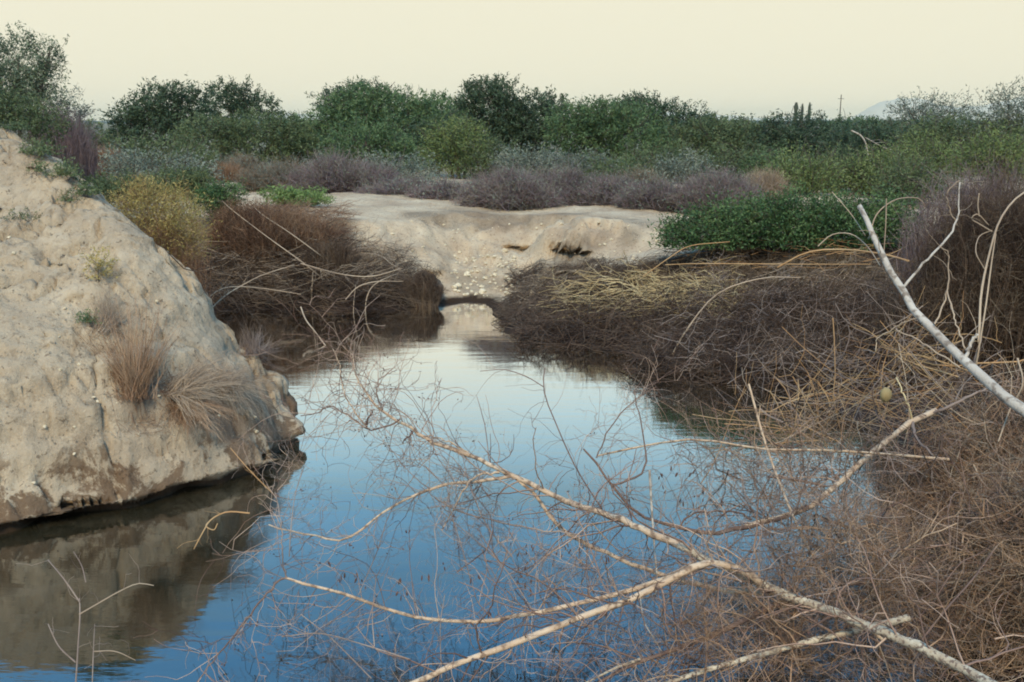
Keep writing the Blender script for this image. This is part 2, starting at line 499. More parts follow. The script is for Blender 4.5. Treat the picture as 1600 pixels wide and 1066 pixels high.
def ground_h(X, Y):
    X = np.asarray(X, float); Y = np.asarray(Y, float)
    s = sdist(X, Y, pool) + 0.22 * fbm(X * 0.8, Y * 0.8, 3.0, 3) * sstep(3, 8, Y)
    farb = sstep(13.5, 15.5, Y) * sstep(-2.0, -0.5, X + 0)           # open sandy far bank
    top = 1.25 + 0.10 * fbm(X * 0.18, Y * 0.18, 1.0, 3) + 0.05 * fbm(X * .7, Y * .7, 5., 2)
    wid = 1.9 + 0.75 * farb
    g_ = sstep(1.3, 2.4, X)
    e_ = sstep(0, 1, (Y + .25 * X - 13.6 - 1.3 * g_) / 1.5)
    rightb = sstep(-0.5, 1.0, X) * (1 - e_)
    wid = wid + 1.9 * rightb * sstep(7, 10, Y)
    top = top - (.62 - .25 * g_ * sstep(12.8, 14.3, Y)) * rightb
    t = np.clip(s / wid, 0, 1)
    prof = 0.55 * t + 0.45 * sstep(0.0, 1.0, t)
    # sharp scarp on the right half of the far bank
    sc = farb * sstep(-0.3, 1.5, X) * (1 - sstep(4.0, 5.5, X))
    n2 = fbm(X * 0.9, Y * 0.9, 7.0, 3)
    scarp = 0.42 * sstep(0, .5, t) + 0.58 * sstep(0.60, 0.78, t + 0.10 * n2)
    prof = prof * (1 - sc) + scarp * sc
    h = top * prof
    # erosion relief on slopes
    sl = sstep(0.02, 0.3, t) * (1 - sstep(0.92, 1.0, t))
    nearm = 1 - sstep(26, 34, Y)
    rid = 1 - np.abs(fbm(X * 1.6, Y * 1.0, 2.0, 4))
    h = h + sl * (0.16 + .10 * farb) * (rid - 0.75) + .05 * farb * sl * fbm(X * 3.5, Y * 3.5, 19., 4, .6) + nearm * 0.018 * fbm(X * 4, Y * 4, 9.0, 4) * sstep(0, .4, s)
    terr = 0.19
    q = (h + 0.05 * fbm(X * 1.1, Y * 1.1, 4.0, 3)) / terr
    hq = (np.floor(q) + sstep(0.35, 0.75, q - np.floor(q))) * terr
    h = h * (1 - 0.8 * sc * sl) + hq * 0.8 * sc * sl
    # low spit of the right bank in front of the far scarp
    cm = (1 - sstep(16.6, 17.7, Y + .12 * n2)) * sstep(-.5, .1, X) * (1 - sstep(2.7, 3.7, X)) * sstep(12.5, 13.5, Y)
    cap = .42 + .20 * np.clip(X, 0, 3) + .05 * n2
    h = h * (1 - cm) + np.minimum(h, cap) * cm
    h = np.where(s < 0, -0.65 * sstep(0, 1.6, -s), h)
    # plain beyond: very gentle swells
    h = h + 0.35 * sstep(45, 120, Y) * fbm(X * 0.02, Y * 0.02, 0.0, 2) - 0.3 * sstep(40, 80, Y)
    return h

def gh(x, y):
    return float(ground_h(np.array([x]), np.array([y]))[0])

def axis(lo, hi, fine, n_out, far_lo, far_hi):
    a = np.arange(lo, hi, fine)
    g = np.geomspace(fine, 1.0, n_out)
    def ext(start, end):
        span = abs(end - start); r = 1.16
        out = []; st = fine; p = start
        while abs(p - start) < span:
            p += st * (1 if end > start else -1); out.append(p); st *= r if st > fine * 40 else 1.07
        return np.array(out)
    return np.concatenate([ext(lo, far_lo)[::-1], a, ext(hi, far_hi)])
gx = axis(-5.5, 7.5, 0.055, 0, -9000, 9000)
gy = axis(9.5, 22.5, 0.055, 0, -300, 9000)
GX, GY = np.meshgrid(gx, gy, indexing='ij')
GZ = ground_h(GX, GY)
idx = np.arange(GX.size).reshape(GX.shape)
gf = np.stack([idx[:-1, :-1], idx[1:, :-1], idx[1:, 1:], idx[:-1, 1:]], -1).reshape(-1, 4)
# undercut clefts in the far bank
GV = GY.copy(); GXV = GX.copy()
_wob = .05 * fbm(GX * 3, GY * 3, 6., 3)
for cx_, z0_, hw, dep in [(1.02, .78, .32, .45), (1.10, .52, .34, .5), (2.0, .62, .35, .25), (.1, .72, .22, .22), (-1.6, .45, .4, .2)]:
    mx_ = np.exp(-((GX - cx_) / hw) ** 4) * sstep(15.5, 16.5, GY) * (1 - sstep(20.5, 21.2, GY))
    zz = GZ + _wob - z0_
    GV -= mx_ * dep * .35 * sstep(-.01, .03, zz) * (1 - sstep(.06, .22, zz))
    GV += mx_ * dep * sstep(-.16, -.04, zz) * (1 - sstep(-.03, .01, zz))
GXV += .02 * fbm(GX * 5, GY * 5, GZ * 6, 3) * (GY < 23) * (GZ > .1)
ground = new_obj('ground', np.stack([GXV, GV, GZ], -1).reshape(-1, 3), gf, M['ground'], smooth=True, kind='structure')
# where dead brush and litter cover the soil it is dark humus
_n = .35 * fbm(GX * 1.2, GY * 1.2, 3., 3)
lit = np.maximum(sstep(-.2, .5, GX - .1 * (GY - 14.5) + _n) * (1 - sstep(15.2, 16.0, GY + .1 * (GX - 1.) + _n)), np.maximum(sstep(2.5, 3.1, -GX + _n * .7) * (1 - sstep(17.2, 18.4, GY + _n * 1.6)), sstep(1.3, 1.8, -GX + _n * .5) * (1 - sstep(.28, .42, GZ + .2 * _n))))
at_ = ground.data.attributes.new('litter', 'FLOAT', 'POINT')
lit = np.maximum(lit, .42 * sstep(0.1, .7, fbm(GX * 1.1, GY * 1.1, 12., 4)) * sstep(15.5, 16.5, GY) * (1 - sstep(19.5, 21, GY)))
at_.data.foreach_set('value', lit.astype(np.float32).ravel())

# water sheet
wx, wy = np.linspace(-22, 9, 12), np.linspace(-2, 24, 12)
WX, WY = np.meshgrid(wx, wy, indexing='ij')
idx = np.arange(WX.size).reshape(WX.shape)
wf = np.stack([idx[:-1, :-1], idx[1:, :-1], idx[1:, 1:], idx[:-1, 1:]], -1).reshape(-1, 4)
new_obj('water', np.stack([WX, WY, WX * 0], -1).reshape(-1, 3), wf, M['water'], kind='structure')

# ------------------------------------------------------------------ the pale bluff on the left
ctrl = []
for px, py in [(-250, 905), (-120, 872), (0, 847), (60, 832), (120, 818), (180, 808), (240, 795), (300, 780), (350, 765), (400, 748), (435, 728), (455, 705)]:
    ctrl.append(at_z(px, py, 0.0))
wline = np.array(ctrl)[:, :2].copy()
for px, py, Y in [(466, 668, 8.97), (450, 640, 9.1), (440, 600, 9.4), (400, 555, 9.35), (340, 500, 9.25), (320, 465, 9.15), (300, 440, 9.1), (270, 408, 9.0), (240, 385, 9.0), (195, 345, 9.05), (150, 312, 9.2), (100, 268, 9.5), (50, 232, 9.8), (0, 205, 10.1), (-100, 165, 10.6), (-250, 130, 11.2),
                  (0, 780, 6.98), (0, 700, 7.12), (0, 600, 7.38), (0, 500, 7.9), (0, 400, 8.5), (0, 300, 9.25),
                  (100, 770, 7.2), (100, 700, 7.32), (100, 590, 7.6), (100, 500, 8.05), (100, 400, 8.6), (60, 300, 9.3),
                  (200, 760, 7.4), (200, 700, 7.53), (200, 615, 7.75), (200, 500, 8.25), (200, 420, 8.6),
                  (300, 745, 7.72), (300, 690, 7.86), (300, 600, 8.15), (300, 520, 8.6),
                  (400, 720, 8.12), (400, 680, 8.25), (400, 610, 8.75), (370, 570, 9.0),
                  (-250, 760, 6.5), (-250, 620, 6.9), (-250, 480, 7.8), (-250, 300, 9.6)]:
    ctrl.append(at_y(px, py, Y))
crest = [at_y(px, py, Y) for px, py, Y in [(466, 668, 8.97), (440, 600, 9.4), (400, 555, 9.35), (340, 500, 9.25), (300, 440, 9.1), (240, 385, 9.0), (150, 312, 9.2), (50, 232, 9.8), (-100, 165, 10.6)]]
nrm = np.array([0.20, 0.98])
for i, c in enumerate(crest):
    ctrl.append(np.array([c[0] + nrm[0] * .25, c[1] + nrm[1] * .25, c[2] - .10 - .25 * max(0, (EYE - c[2]) / c[1])]))
    d1, z1, z2 = [(.30, -.5, -.8), (.4, -.4, -.8), (.5, -.1, -.7), (.6, .3, -.6), (.7, .7, -.5), (.8, 1.1, -.2), (1.0, 1.5, .4), (1.3, 1.9, .8), (1.6, 2.1, 1.0)][i]
    ctrl.append(np.array([c[0] + nrm[0] * d1, c[1] + nrm[1] * d1, z1]))
    ctrl.append(np.array([c[0] + nrm[0] * d1 * 2.4, c[1] + nrm[1] * d1 * 2.4, z2]))
for w in wline[::2]:
    ctrl.append(np.array([w[0] + .35, w[1] - .6, -.55]))
ctrl += [np.array(v) for v in [(-15, 12, 3.0), (-15, 9, 2.6), (-15, 6, .9), (-15, 4, -.6), (-8, 16, 1.2), (-15, 19, 1.4), (-1.0, 10.2, -.9), (-3.2, 12, -.8), (-.9, 8.2, -.9), (-2.5, 5, -.9), (-8, 3, -.9)]]
ctrl = np.array(ctrl)

def tps_fit(P, lam=0.004):
    n = len(P)
    d = np.hypot(P[:, None, 0] - P[None, :, 0], P[:, None, 1] - P[None, :, 1])
    K = np.where(d > 0, d ** 2 * np.log(np.maximum(d, 1e-9)), 0) + lam * np.eye(n)
    A = np.zeros((n + 3, n + 3)); A[:n, :n] = K
    A[:n, n] = 1; A[:n, n + 1:] = P[:, :2]; A[n, :n] = 1; A[n + 1:, :n] = P[:, :2].T
    return np.linalg.solve(A, np.concatenate([P[:, 2], [0, 0, 0]]))
tw = tps_fit(ctrl)

def bluff_base(X, Y):
    z = tw[len(ctrl)] + tw[len(ctrl) + 1] * X + tw[len(ctrl) + 2] * Y
    for i, c in enumerate(ctrl):
        d = np.hypot(X - c[0], Y - c[1])
        z = z + tw[i] * np.where(d > 0, d ** 2 * np.log(np.maximum(d, 1e-9)), 0)
    return z

footprint = np.array([(-16, 3), (-8, 3.0)] + [(w[0] + .5, w[1] - .5) for w in wline] + [(-1.3, 9.0)] + [(c[0] + nrm[0] * q, c[1] + nrm[1] * q) for c, q in zip(crest, (.25, .35, .5, .8, 1.1, 1.4, 2.0, 2.8, 3.6))] + [(-16, 14)])

def bluff_h(X, Y):
    z = bluff_base(X, Y)
    up = sstep(0.03, .35, z)
    n1 = fbm(X * .9, Y * .9, 11., 4)
    z = z + up * (0.03 * n1 + 0.018 * fbm(X * 3.2, Y * 3.2, 5., 4, .6) + .016 * fbm(X * 12, Y * 12, 2., 3, .6))
    for fr, am, sd_ in ((.9, .13, 8.), (2.2, .06, 15.), (5.5, .025, 25.)):            # cracks and thin runnels
        rid = 1 - np.abs(fbm(X * fr + .5 * n1, Y * fr * 1.7 + .3 * n1, sd_, 4))
        z = z - up * am * sstep(.90, .99, rid)
    q = (z + .10 * fbm(X * .9, Y * .9, 21., 3)) / .27
    zq = (np.floor(q) + sstep(.55, .80, q - np.floor(q))) * .27
    low = sstep(.1, .3, z) * (1 - sstep(1.1, 1.9, z)) * sstep(-.3, .4, fbm(X * .5, Y * .5, 41., 2))
    z = z * (1 - .55 * low) + zq * .55 * low
    cav = sstep(.30, .5, fbm(X * 2.3, Y * 2.3, 31., 4)) * sstep(.10, .2, z) * (1 - sstep(.4, .6, z))
    z = z - .12 * cav
    e1 = sstep(-15.5, -13, X) * (1 - sstep(16.5, 18.5, Y))
    e1 = e1 * (1 - sstep(.0, .4, sdist(X, Y, footprint)))
    return z * e1 + (-0.9) * (1 - e1)

bx_, by_ = np.arange(-15.5, -1.2, .03), np.arange(3.8, 18.5, .03)
# coarser outside the part in view
bx_ = np.concatenate([np.arange(-15.5, -7.6, .12), np.arange(-7.6, -1.2, .026)])
by_ = np.concatenate([np.arange(3.8, 6.2, .08), np.arange(6.2, 10.8, .024), np.arange(10.8, 14.2, .04), np.arange(14.2, 18.6, .12)])
BX, BY = np.meshgrid(bx_, by_, indexing='ij')
BZ = bluff_h(BX, BY)
gxx = np.gradient(BZ, axis=0) / np.gradient(BX, axis=0)
gyy = np.gradient(BZ, axis=1) / np.gradient(BY, axis=1)
gl_ = np.hypot(gxx, gyy) + 1e-6
# overhang: pull the foot of the face inland; swell the lip
foot = (1 - sstep(.05, .12 + .03 * np.clip(fbm(BX * 3, BY * 3, 1., 3), -1, 1), BZ)) * sstep(-.7, -.1, BZ)
amt = .28 * foot * (0.9 + .5 * fbm(BX * 2.5, BY * 2.5, 3., 3)) * np.clip(gl_ / .6, 0, 1)
lump = .035 * fbm(BX * 6, BY * 6, BZ * 8, 4, .6) * sstep(.1, .3, BZ) * np.clip(gl_, 0, 1)
# vertices also roughened along the normal so the steep face is not smooth
VX = BX + gxx / gl_ * (amt - lump); VY = BY + gyy / gl_ * (amt - lump)
idx = np.arange(BX.size).reshape(BX.shape)
bf = np.stack([idx[:-1, :-1], idx[1:, :-1], idx[1:, 1:], idx[:-1, 1:]], -1).reshape(-1, 4)
keep = (BZ.ravel()[bf].max(1) > -.3)
_dz = BZ - EYE; _cy = BY * CP - _dz * SP; _cz = BY * SP + _dz * CP
_px, _py = 800 + F * BX / _cy, 533 - F * _cz / _cy                # only used to find where the dry grass grows
_bl = np.exp(-((_px - 340) / 110) ** 2 - ((_py - 655) / 85) ** 2) * sstep(-.5, .5, fbm(BX * 5, BY * 5, 51., 4)) + .8 * np.exp(-((_px - 215) / 26) ** 2 - ((_py - 625) / 20) ** 2)
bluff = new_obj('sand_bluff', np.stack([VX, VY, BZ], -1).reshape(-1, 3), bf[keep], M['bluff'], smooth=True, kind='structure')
ba_ = bluff.data.attributes.new('litter', 'FLOAT', 'POINT')
ba_.data.foreach_set('value', np.clip(_bl * 1.0, 0, .9).astype(np.float32).ravel())

def surf(x, y):
    """top of ground or bluff"""
    a = gh(x, y)
    if -15 < x < -1.3 and 4 < y < 18.5:
        a = max(a, float(bluff_h(np.array([x]), np.array([y]))[0]))
    return a

def surf_v(X, Y):
    a = ground_h(X, Y)
    m = (X > -15) & (X < -1.3) & (Y > 4) & (Y < 18.5)
    if m.any():
        a[m] = np.maximum(a[m], bluff_h(X[m], Y[m]))
    return a

def hit(px, py, start=4.0, end=120.0):
    """where the sight line through a photo point meets the surface"""
    r = ray(px, py)
    t = np.geomspace(start, min(end, 45), 450)
    X, Y, Z = r[0] * t, r[1] * t, EYE + r[2] * t
    S = surf_v(X.copy(), Y.copy())
    i = np.argmax(Z < S)
    return np.array([X[i], Y[i], max(S[i], 0.0)])

# ------------------------------------------------------------------ far land
def ridge(name, x0, x1, Y, depth, fn, mat, n=160):
    xs = np.linspace(x0, x1, n)
    h = fn(xs)
    rows = []
    for k_, (dy, s) in enumerate([(-depth, 0.0), (-depth * .55, .45), (-depth * .2, .85), (0, 1.0), (depth * .5, .5), (depth, 0.0)]):
        rows.append(np.stack([xs, np.full(n, Y + dy) + 0.1 * depth * vnoise(xs / depth * 2, xs * 0 + k_), np.maximum(-1.0, h * s * (1 + .12 * vnoise(xs / depth * 3, xs * 0 + k_ * 3.)) - (1.0 if s == 0 else 0))], -1))
    V = np.stack(rows, 1)
    idx = np.arange(n * 6).reshape(n, 6)
    f = np.stack([idx[:-1, :-1], idx[1:, :-1], idx[1:, 1:], idx[:-1, 1:]], -1).reshape(-1, 4)
    o = new_obj(name, V.reshape(-1, 3), f, mat, smooth=True, kind='structure')
    return o
ridge('distant_scrub_ridge', -1400, 1500, 1350, 90, lambda x: 5.6 + 0.7 * vnoise(x / 60, x * 0) + .4 * vnoise(x / 14, x * 0 + 4), M['ridge'], 500)
MY = 4000.
def mtn(x):
    px = 800 + x / MY * F
    g = lambda c, w, h: h * np.exp(-np.abs((px - c) / w) ** 2.2)
    h = g(1372, 42, 30) + g(1420, 36, 22) + g(1520, 80, 24) + g(1640, 90, 30) + g(1060, 110, 14) + g(1240, 60, 7) + g(500, 200, 14)
    return 3 + (h + 1.6 * vnoise(px / 9, px * 0) * sstep(2, 12, h)) * MY / F * 1.0
ridge('distant_mountain', -2200, 3000, MY, 260, mtn, M['mountain'], 500)

# ------------------------------------------------------------------ plant builders
def lobes_of(lobes, Y, dscale=0.8):
    out = []
    for L_ in lobes:
        cx, cy, rx, ry = L_[:4]
        yy = Y + (L_[4] if len(L_) > 4 else 0)
        c = at_y(cx, cy, yy); s = yy / F / CP
        out.append((c, np.array([rx * s, max(rx, ry) * s * dscale, ry * s])))
    return out

def lobe_samples(LB, n, shell=0.55, zmin=None, front=0.0):
    vol = np.array([r[0] * r[2] for c, r in LB]); k_ = rng.choice(len(LB), n, p=vol / vol.sum())
    C = np.array([c for c, r in LB])[k_]; R = np.array([r for c, r in LB])[k_]
    d = unit(rng.normal(size=(n, 3)))
    rad = shell + (1 - shell) * rng.random(n) ** 0.7
    rad *= 1 + 0.16 * vnoise(C[:, 0] + d[:, 0] * 2.6, d[:, 2] * 2.6 + C[:, 2], d[:, 1] * 2.6) + 0.10 * vnoise(d[:, 0] * 7, d[:, 2] * 7, d[:, 1] * 7 + k_)
    P = C + d * R * rad[:, None]
    return P, d, C

def limbs(LB, base, r0, K=10):
    P = []
    for c, r in LB:
        top = c + np.array([0, 0, r[2] * .3])
        b = np.array(base) + np.array([rng.normal(0, r0), rng.normal(0, r0), -0.1])
        mid = b * .5 + top * .5 + np.array([(c[0] - base[0]) * -.12, 0, r[2] * .1]) + rng.normal(0, .06, 3) * r[0]
        P.append(catmull([b, mid, top], K))
    P = np.array(P)
    R = np.linspace(r0, r0 * .25, K)[None].repeat(len(P), 0) * rng.uniform(.7, 1.1, (len(P), 1))
    return P, R

def leafy(name, label, cat, Y, lobes, n, leaf, mat, group=None, tree=True, trunk_r=0.09, spray=0.35, quad=False, base_px=None, dscale=.8, clump=14, shell=.5, asp=.5, barkmat='bark', twig_r=0.008, upb=0.25):
    LB = lobes_of(lobes, Y, dscale)
    vol = np.array([r[0] * r[2] for c, r in LB])
    cx = (np.array([c[0] for c, r in LB]) * vol).sum() / vol.sum() if base_px is None else at_y(base_px, 300, Y)[0]
    base = np.array([cx, Y, surf(cx, Y)])
    root = thing(name, base, label, cat, group)
    P, R = limbs(LB, base, trunk_r)
    nb = max(8, n // 260)
    Q, RQ = sprout(P, R, nb, (LB[0][1][0] * .35, LB[0][1][0] * .8), 7, (25, 70), .2, .03, .35, 1, .55, twig_r)
    a = tubes(P, R, 6)
    new_obj('trunk' if tree else 'stems', *join([a, tubes(Q, RQ, 4)]), M[barkmat], root, smooth=True)
    nc = max(10, n // clump)
    C, d, cc = lobe_samples(LB, nc, shell)
    # sprays: short twigs with leaves along them
    dirs = unit(d + rng.normal(0, .6, d.shape) + np.array([0, 0, upb]))
    L_ = spray * rng.uniform(.5, 1.5, nc)
    t = rng.random((nc, clump)) ** .8
    off = rng.normal(0, spray * .20, (nc, clump, 3))
    LP = C[:, None] + dirs[:, None] * (L_[:, None] * t)[:, :, None] + off
    LP = LP.reshape(-1, 3)
    gz = base[2] + .03
    LP = LP[LP[:, 2] > gz]
    od = unit(LP - LP.mean(0))
    v, f = leaves(LP, leaf, asp, od, quad)
    new_obj('crown' if tree else 'foliage', v, f, M[mat], root)
    # bare twigs that poke out of the crown
    ts = np.stack([C, C + dirs * L_[:, None] * .55, C + dirs * L_[:, None] * 1.15 + rng.normal(0, .03, C.shape)], 1)
    ts = ts[: max(20, nc // 2)]
    rr = np.full(ts.shape[:2], twig_r) * np.array([1., .8, .4])
    new_obj('twigs', *tubes(ts, rr, 3), M[barkmat], root, kind='stuff')
    return root

def twiggy(name, label, cat, Y, lobes, n, mat, group=None, r=.006, sub=2.0, K=5, base_px=None, spread=.45, dscale=.8, curl=.22, sublen=.35, shell=.35, splay=0.0, ground=None, extra=None, subang=(20, 65), bulge=.25, grav=0.0, mat2=None, sprinkle=None):
    LB = lobes_of(lobes, Y, dscale)
    cx = np.mean([c[0] for c, r_ in LB]) if base_px is None else at_y(base_px, 300, Y)[0]
    base = np.array([cx, Y, surf(cx, Y) if ground is None else ground])
    root = thing(name, base, label, cat, group)
    E, d, C = lobe_samples(LB, n, shell)
    B = C * 1.0
    B[:, :2] = C[:, :2] + (E - C)[:, :2] * spread
    B[:, 2] = surf_v(B[:, 0].copy(), B[:, 1].copy()) - .03
    B[:, 2] = np.maximum(B[:, 2], -.1)
    if ground is not None: B[:, 2] = ground
    keep = E[:, 2] > B[:, 2] + .05
    B, E = B[keep], E[keep]; n = len(B)
    mid = (B + E) / 2; mid[:, 2] += (E[:, 2] - B[:, 2]) * bulge
    mid += rng.normal(0, .10, mid.shape) * np.linalg.norm(E - B, axis=1)[:, None]
    t = np.linspace(0, 1, K)[None, :, None]
    P = (1 - t) ** 2 * B[:, None] + 2 * t * (1 - t) * mid[:, None] + t ** 2 * E[:, None]
    P += rng.normal(0, .012, P.shape) * np.linalg.norm(E - B, axis=1)[:, None, None] * curl * 8 * t
    R = r * rng.uniform(.7, 1.5, (n, 1)) * np.linspace(1.2, .45, K)[None]
    H_ = LB[0][1][2] * 2
    S, SR = sprout(P, R, int(n * sub), (H_ * sublen * .4, H_ * sublen), 4, subang, curl, grav, .25, 1, .7, r * .5)
    new_obj('stems', *tubes(P, R, 3), M[mat], root, kind='stuff')
    h_ = int(len(S) * .6) if mat2 else len(S)
    new_obj('twigs', *tubes(S[:h_], SR[:h_], 3), M[mat], root, kind='stuff')
    if mat2: new_obj('twigs', *tubes(S[h_:], SR[h_:], 3), M[mat2], root, kind='stuff')
    if sprinkle:
        q = S[rng.integers(0, len(S), sprinkle[0]), -1] + rng.normal(0, .06, (sprinkle[0], 3))
        new_obj('foliage', *leaves(q, sprinkle[1], .5), M[sprinkle[2]], root, kind='stuff')
    return root

# ------------------------------------------------------------------ trees behind the pond
G1 = 'trees beyond the sandy bank'
leafy('mesquite_tree', 'dark round tree at the left end of the tree line behind the sandy flat', 'tree', 42, [(235, 205, 58, 52), (290, 180, 48, 45), (250, 165, 40, 28), (200, 200, 28, 34)], 15000, .14, 'leaf_dark', G1, shell=.25)
leafy('mesquite_tree', 'dark open tree with see-through feathery top, second from the left end', 'tree', 45, [(355, 175, 38, 38), (405, 185, 38, 35), (350, 145, 22, 14), (380, 150, 26, 16)], 9000, .13, 'leaf_dark', G1, shell=.25)
leafy('mesquite_tree', 'olive green spreading bush-like tree low in front of the dark left trees', 'tree', 38, [(330, 222, 60, 36), (400, 220, 66, 38), (455, 225, 40, 36)], 15000, .12, 'leaf_olive', G1, shell=.35)
leafy('mesquite_tree', 'broad dome-shaped green tree left of centre, largest crown in the row', 'tree', 40, [(590, 195, 92, 54), (640, 205, 72, 48), (525, 215, 60, 44), (560, 172, 60, 30), (680, 195, 40, 34)], 26000, .13, 'leaf_green', G1, shell=.4)
leafy('mesquite_tree', 'bluish dark treetop rising behind the broad dome-shaped green tree', 'tree', 48, [(560, 155, 42, 24), (520, 162, 28, 20), (600, 160, 34, 18)], 6000, .14, 'leaf_dark', G1, shell=.2)
leafy('mesquite_tree', 'bright green low tree at the foot of the dome-shaped tree', 'tree', 36, [(570, 232, 60, 38), (620, 245, 40, 32)], 10000, .11, 'leaf_green', G1, shell=.4)
leafy('mesquite_tree', 'dark shaded tree between the dome-shaped tree and the yellowish bush', 'tree', 38, [(655, 240, 46, 38), (690, 225, 44, 36)], 8000, .12, 'leaf_dark', G1, shell=.35)
leafy('mesquite_tree', 'nearly black tall tree in the centre with an uneven crown', 'tree', 41, [(770, 178, 54, 46), (830, 190, 52, 42), (800, 215, 60, 42), (765, 146, 32, 18), (858, 168, 24, 18), (735, 165, 22, 20)], 20000, .14, 'leaf_dark', G1, shell=.3)
leafy('mesquite_tree', 'rounded mid green tree right of the nearly black centre tree', 'tree', 38, [(925, 212, 66, 50), (985, 215, 56, 46), (895, 205, 40, 38), (940, 185, 44, 22)], 18000, .12, 'leaf_green', G1, shell=.4)
leafy('mesquite_tree', 'tree with open feathery top behind the rounded mid green tree', 'tree', 46, [(1005, 184, 56, 32), (1055, 200, 52, 36), (985, 168, 28, 16), (1095, 210, 36, 32)], 14000, .14, 'leaf_dark', G1, shell=.25)
leafy('mesquite_tree', 'low dark green tree under the blue strip of horizon', 'tree', 44, [(1110, 224, 60, 34), (1165, 224, 56, 34), (1060, 230, 54, 36)], 15000, .13, 'leaf_olive', G1, shell=.35)
leafy('mesquite_tree', 'dark green dome tree directly below the three cactus columns', 'tree', 43, [(1250, 215, 70, 32), (1300, 225, 60, 32), (1210, 225, 45, 30)], 15000, .13, 'leaf_dark', G1, shell=.35)
leafy('mesquite_tree', 'dark green tree right of the cactus columns with a pale dead limb on it', 'tree', 40, [(1350, 232, 60, 36), (1400, 228, 50, 34)], 12000, .12, 'leaf_dark', G1, shell=.35)
leafy('mesquite_tree', 'thin-leaved tree with wispy crown against the sky, right side', 'tree', 44, [(1440, 190, 50, 34), (1485, 185, 44, 30), (1420, 175, 26, 14)], 5200, .11, 'leaf_grey', G1, shell=.15, spray=.5, twig_r=.011)
leafy('mesquite_tree', 'sparse tall feathery tree at the right edge of the photo', 'tree', 36, [(1575, 175, 44, 40), (1545, 195, 34, 32), (1600, 190, 44, 44)], 4200, .10, 'leaf_grey', G1, shell=.1, spray=.5, twig_r=.010)
leafy('mesquite_tree', 'olive tree below the two wispy treetops at the right', 'tree', 36, [(1500, 225, 60, 34), (1570, 228, 66, 38), (1450, 228, 44, 32)], 16000, .11, 'leaf_olive', G1, shell=.35)
# behind everything, filling the horizon line
for i, (x, y, rx, ry, m_, lab) in enumerate([(130, 225, 50, 34, 'leaf_olive', 'distant olive tree seen between the grey shrub and the dark left tree'),
        (470, 212, 46, 30, 'leaf_green', 'green tree in the dip between the two left tree groups'),
        (690, 185, 50, 32, 'leaf_green', 'green tree in the gap left of the nearly black centre tree'),
        (1130, 210, 60, 22, 'leaf_olive', 'far low tree crossing the blue strip of horizon left of the cactus columns'),
        (1340, 208, 56, 20, 'leaf_green', 'far low tree below the thin distant pole'),
        (1410, 210, 40, 20, 'leaf_olive', 'far low olive tree left of the wispy treetop')]):
    leafy('distant_tree', lab, 'tree', 58, [(x, y, rx, ry), (x + rx * .5, y + 6, rx * .6, ry * .8), (x - rx * .5, y + 6, rx * .6, ry * .8)], 7000, .17, m_, 'far trees on the plain', shell=.35)

# trees and shrubs above the left bluff
leafy('mesquite_tree', 'grey-green leafy tree rising over the top of the pale bluff at far left', 'tree', 17.5, [(30, 105, 50, 50), (20, 150, 60, 50), (60, 150, 42, 46), (-30, 130, 60, 80), (78, 92, 24, 26)], 19000, .050, 'leaf_mist', None, shell=.3, spray=.16, trunk_r=.07, twig_r=.004)
leafy('shrub', 'green shrub patch leaning along the crest of the pale bluff', 'shrub', 15.5, [(20, 178, 44, 26), (60, 195, 40, 26), (-20, 165, 40, 30)], 8000, .045, 'leaf_olive', None, tree=False, shell=.3, spray=.15, trunk_r=.03, twig_r=.004)
twiggy('dead_shrub', 'bare grey shrub standing behind the crest of the pale bluff', 'shrub', 17.0, [(100, 205, 40, 44), (125, 225, 26, 38), (75, 205, 30, 40)], 1300, 'twig_purple', None, r=.004, sub=2.6)
leafy('shrub', 'sparse grey-leaved shrub between the bluff tree and the tree line', 'shrub', 19.0, [(105, 170, 24, 30), (125, 190, 22, 26)], 1500, .05, 'leaf_grey', None, tree=False, shell=.1, spray=.18, trunk_r=.03, twig_r=.004)

# mid-distance shrubs
G2 = 'dead purple-grey shrubs on the sandy flat'
for x, y, rx, ry, Y, n, m_, lab in [(1150, 262, 60, 26, 31, 5000, 'leaf_olive', 'olive shrub behind the brown-purple rounded dead shrub'), (1215, 268, 50, 26, 30, 5000, 'leaf_green', 'green shrub behind the pinkish tan dead shrub'), (830, 262, 50, 22, 31, 4500, 'leaf_grey', 'grey-green shrub between the mauve dead shrubs and the nearly black tree'), (620, 272, 60, 22, 30, 4500, 'leaf_grey', 'grey-green shrub at the foot of the bright green low tree'), (1070, 268, 40, 20, 30, 3500, 'leaf_grey', 'pale grey-green shrub behind the violet-grey dead shrub'), (960, 272, 46, 18, 30, 3500, 'leaf_olive', 'low olive shrub behind the mauve dead shrub')]:
    leafy('shrub', lab, 'shrub', Y, [(x, y, rx, ry), (x + rx * .5, y + 4, rx * .6, ry * .8), (x - rx * .5, y + 4, rx * .6, ry * .8)], n, .085, m_, 'low shrubs behind the dead shrubs', tree=False, shell=.3)
leafy('shrub', 'yellowish green bush in front of the dark trees near the centre', 'shrub', 33, [(712, 232, 44, 44), (690, 235, 30, 36), (740, 240, 36, 36)], 9000, .085, 'leaf_yellow', None, tree=False, shell=.3)
leafy('shrub', 'olive bush right of the yellowish green bush', 'shrub', 32.5, [(775, 250, 30, 24), (745, 262, 24, 18)], 4200, .085, 'leaf_olive', None, tree=False, shell=.3)
leafy('shrub', 'pale yellow-green low bush behind the longest purple shrub', 'shrub', 31, [(880, 268, 40, 20), (930, 262, 30, 16)], 4200, .08, 'leaf_grey', None, tree=False, shell=.3)
leafy('shrub', 'green low bush behind the purple shrubs right of centre', 'shrub', 32, [(1010, 262, 44, 22), (1060, 258, 36, 22)], 6000, .08, 'leaf_olive', None, tree=False, shell=.3)
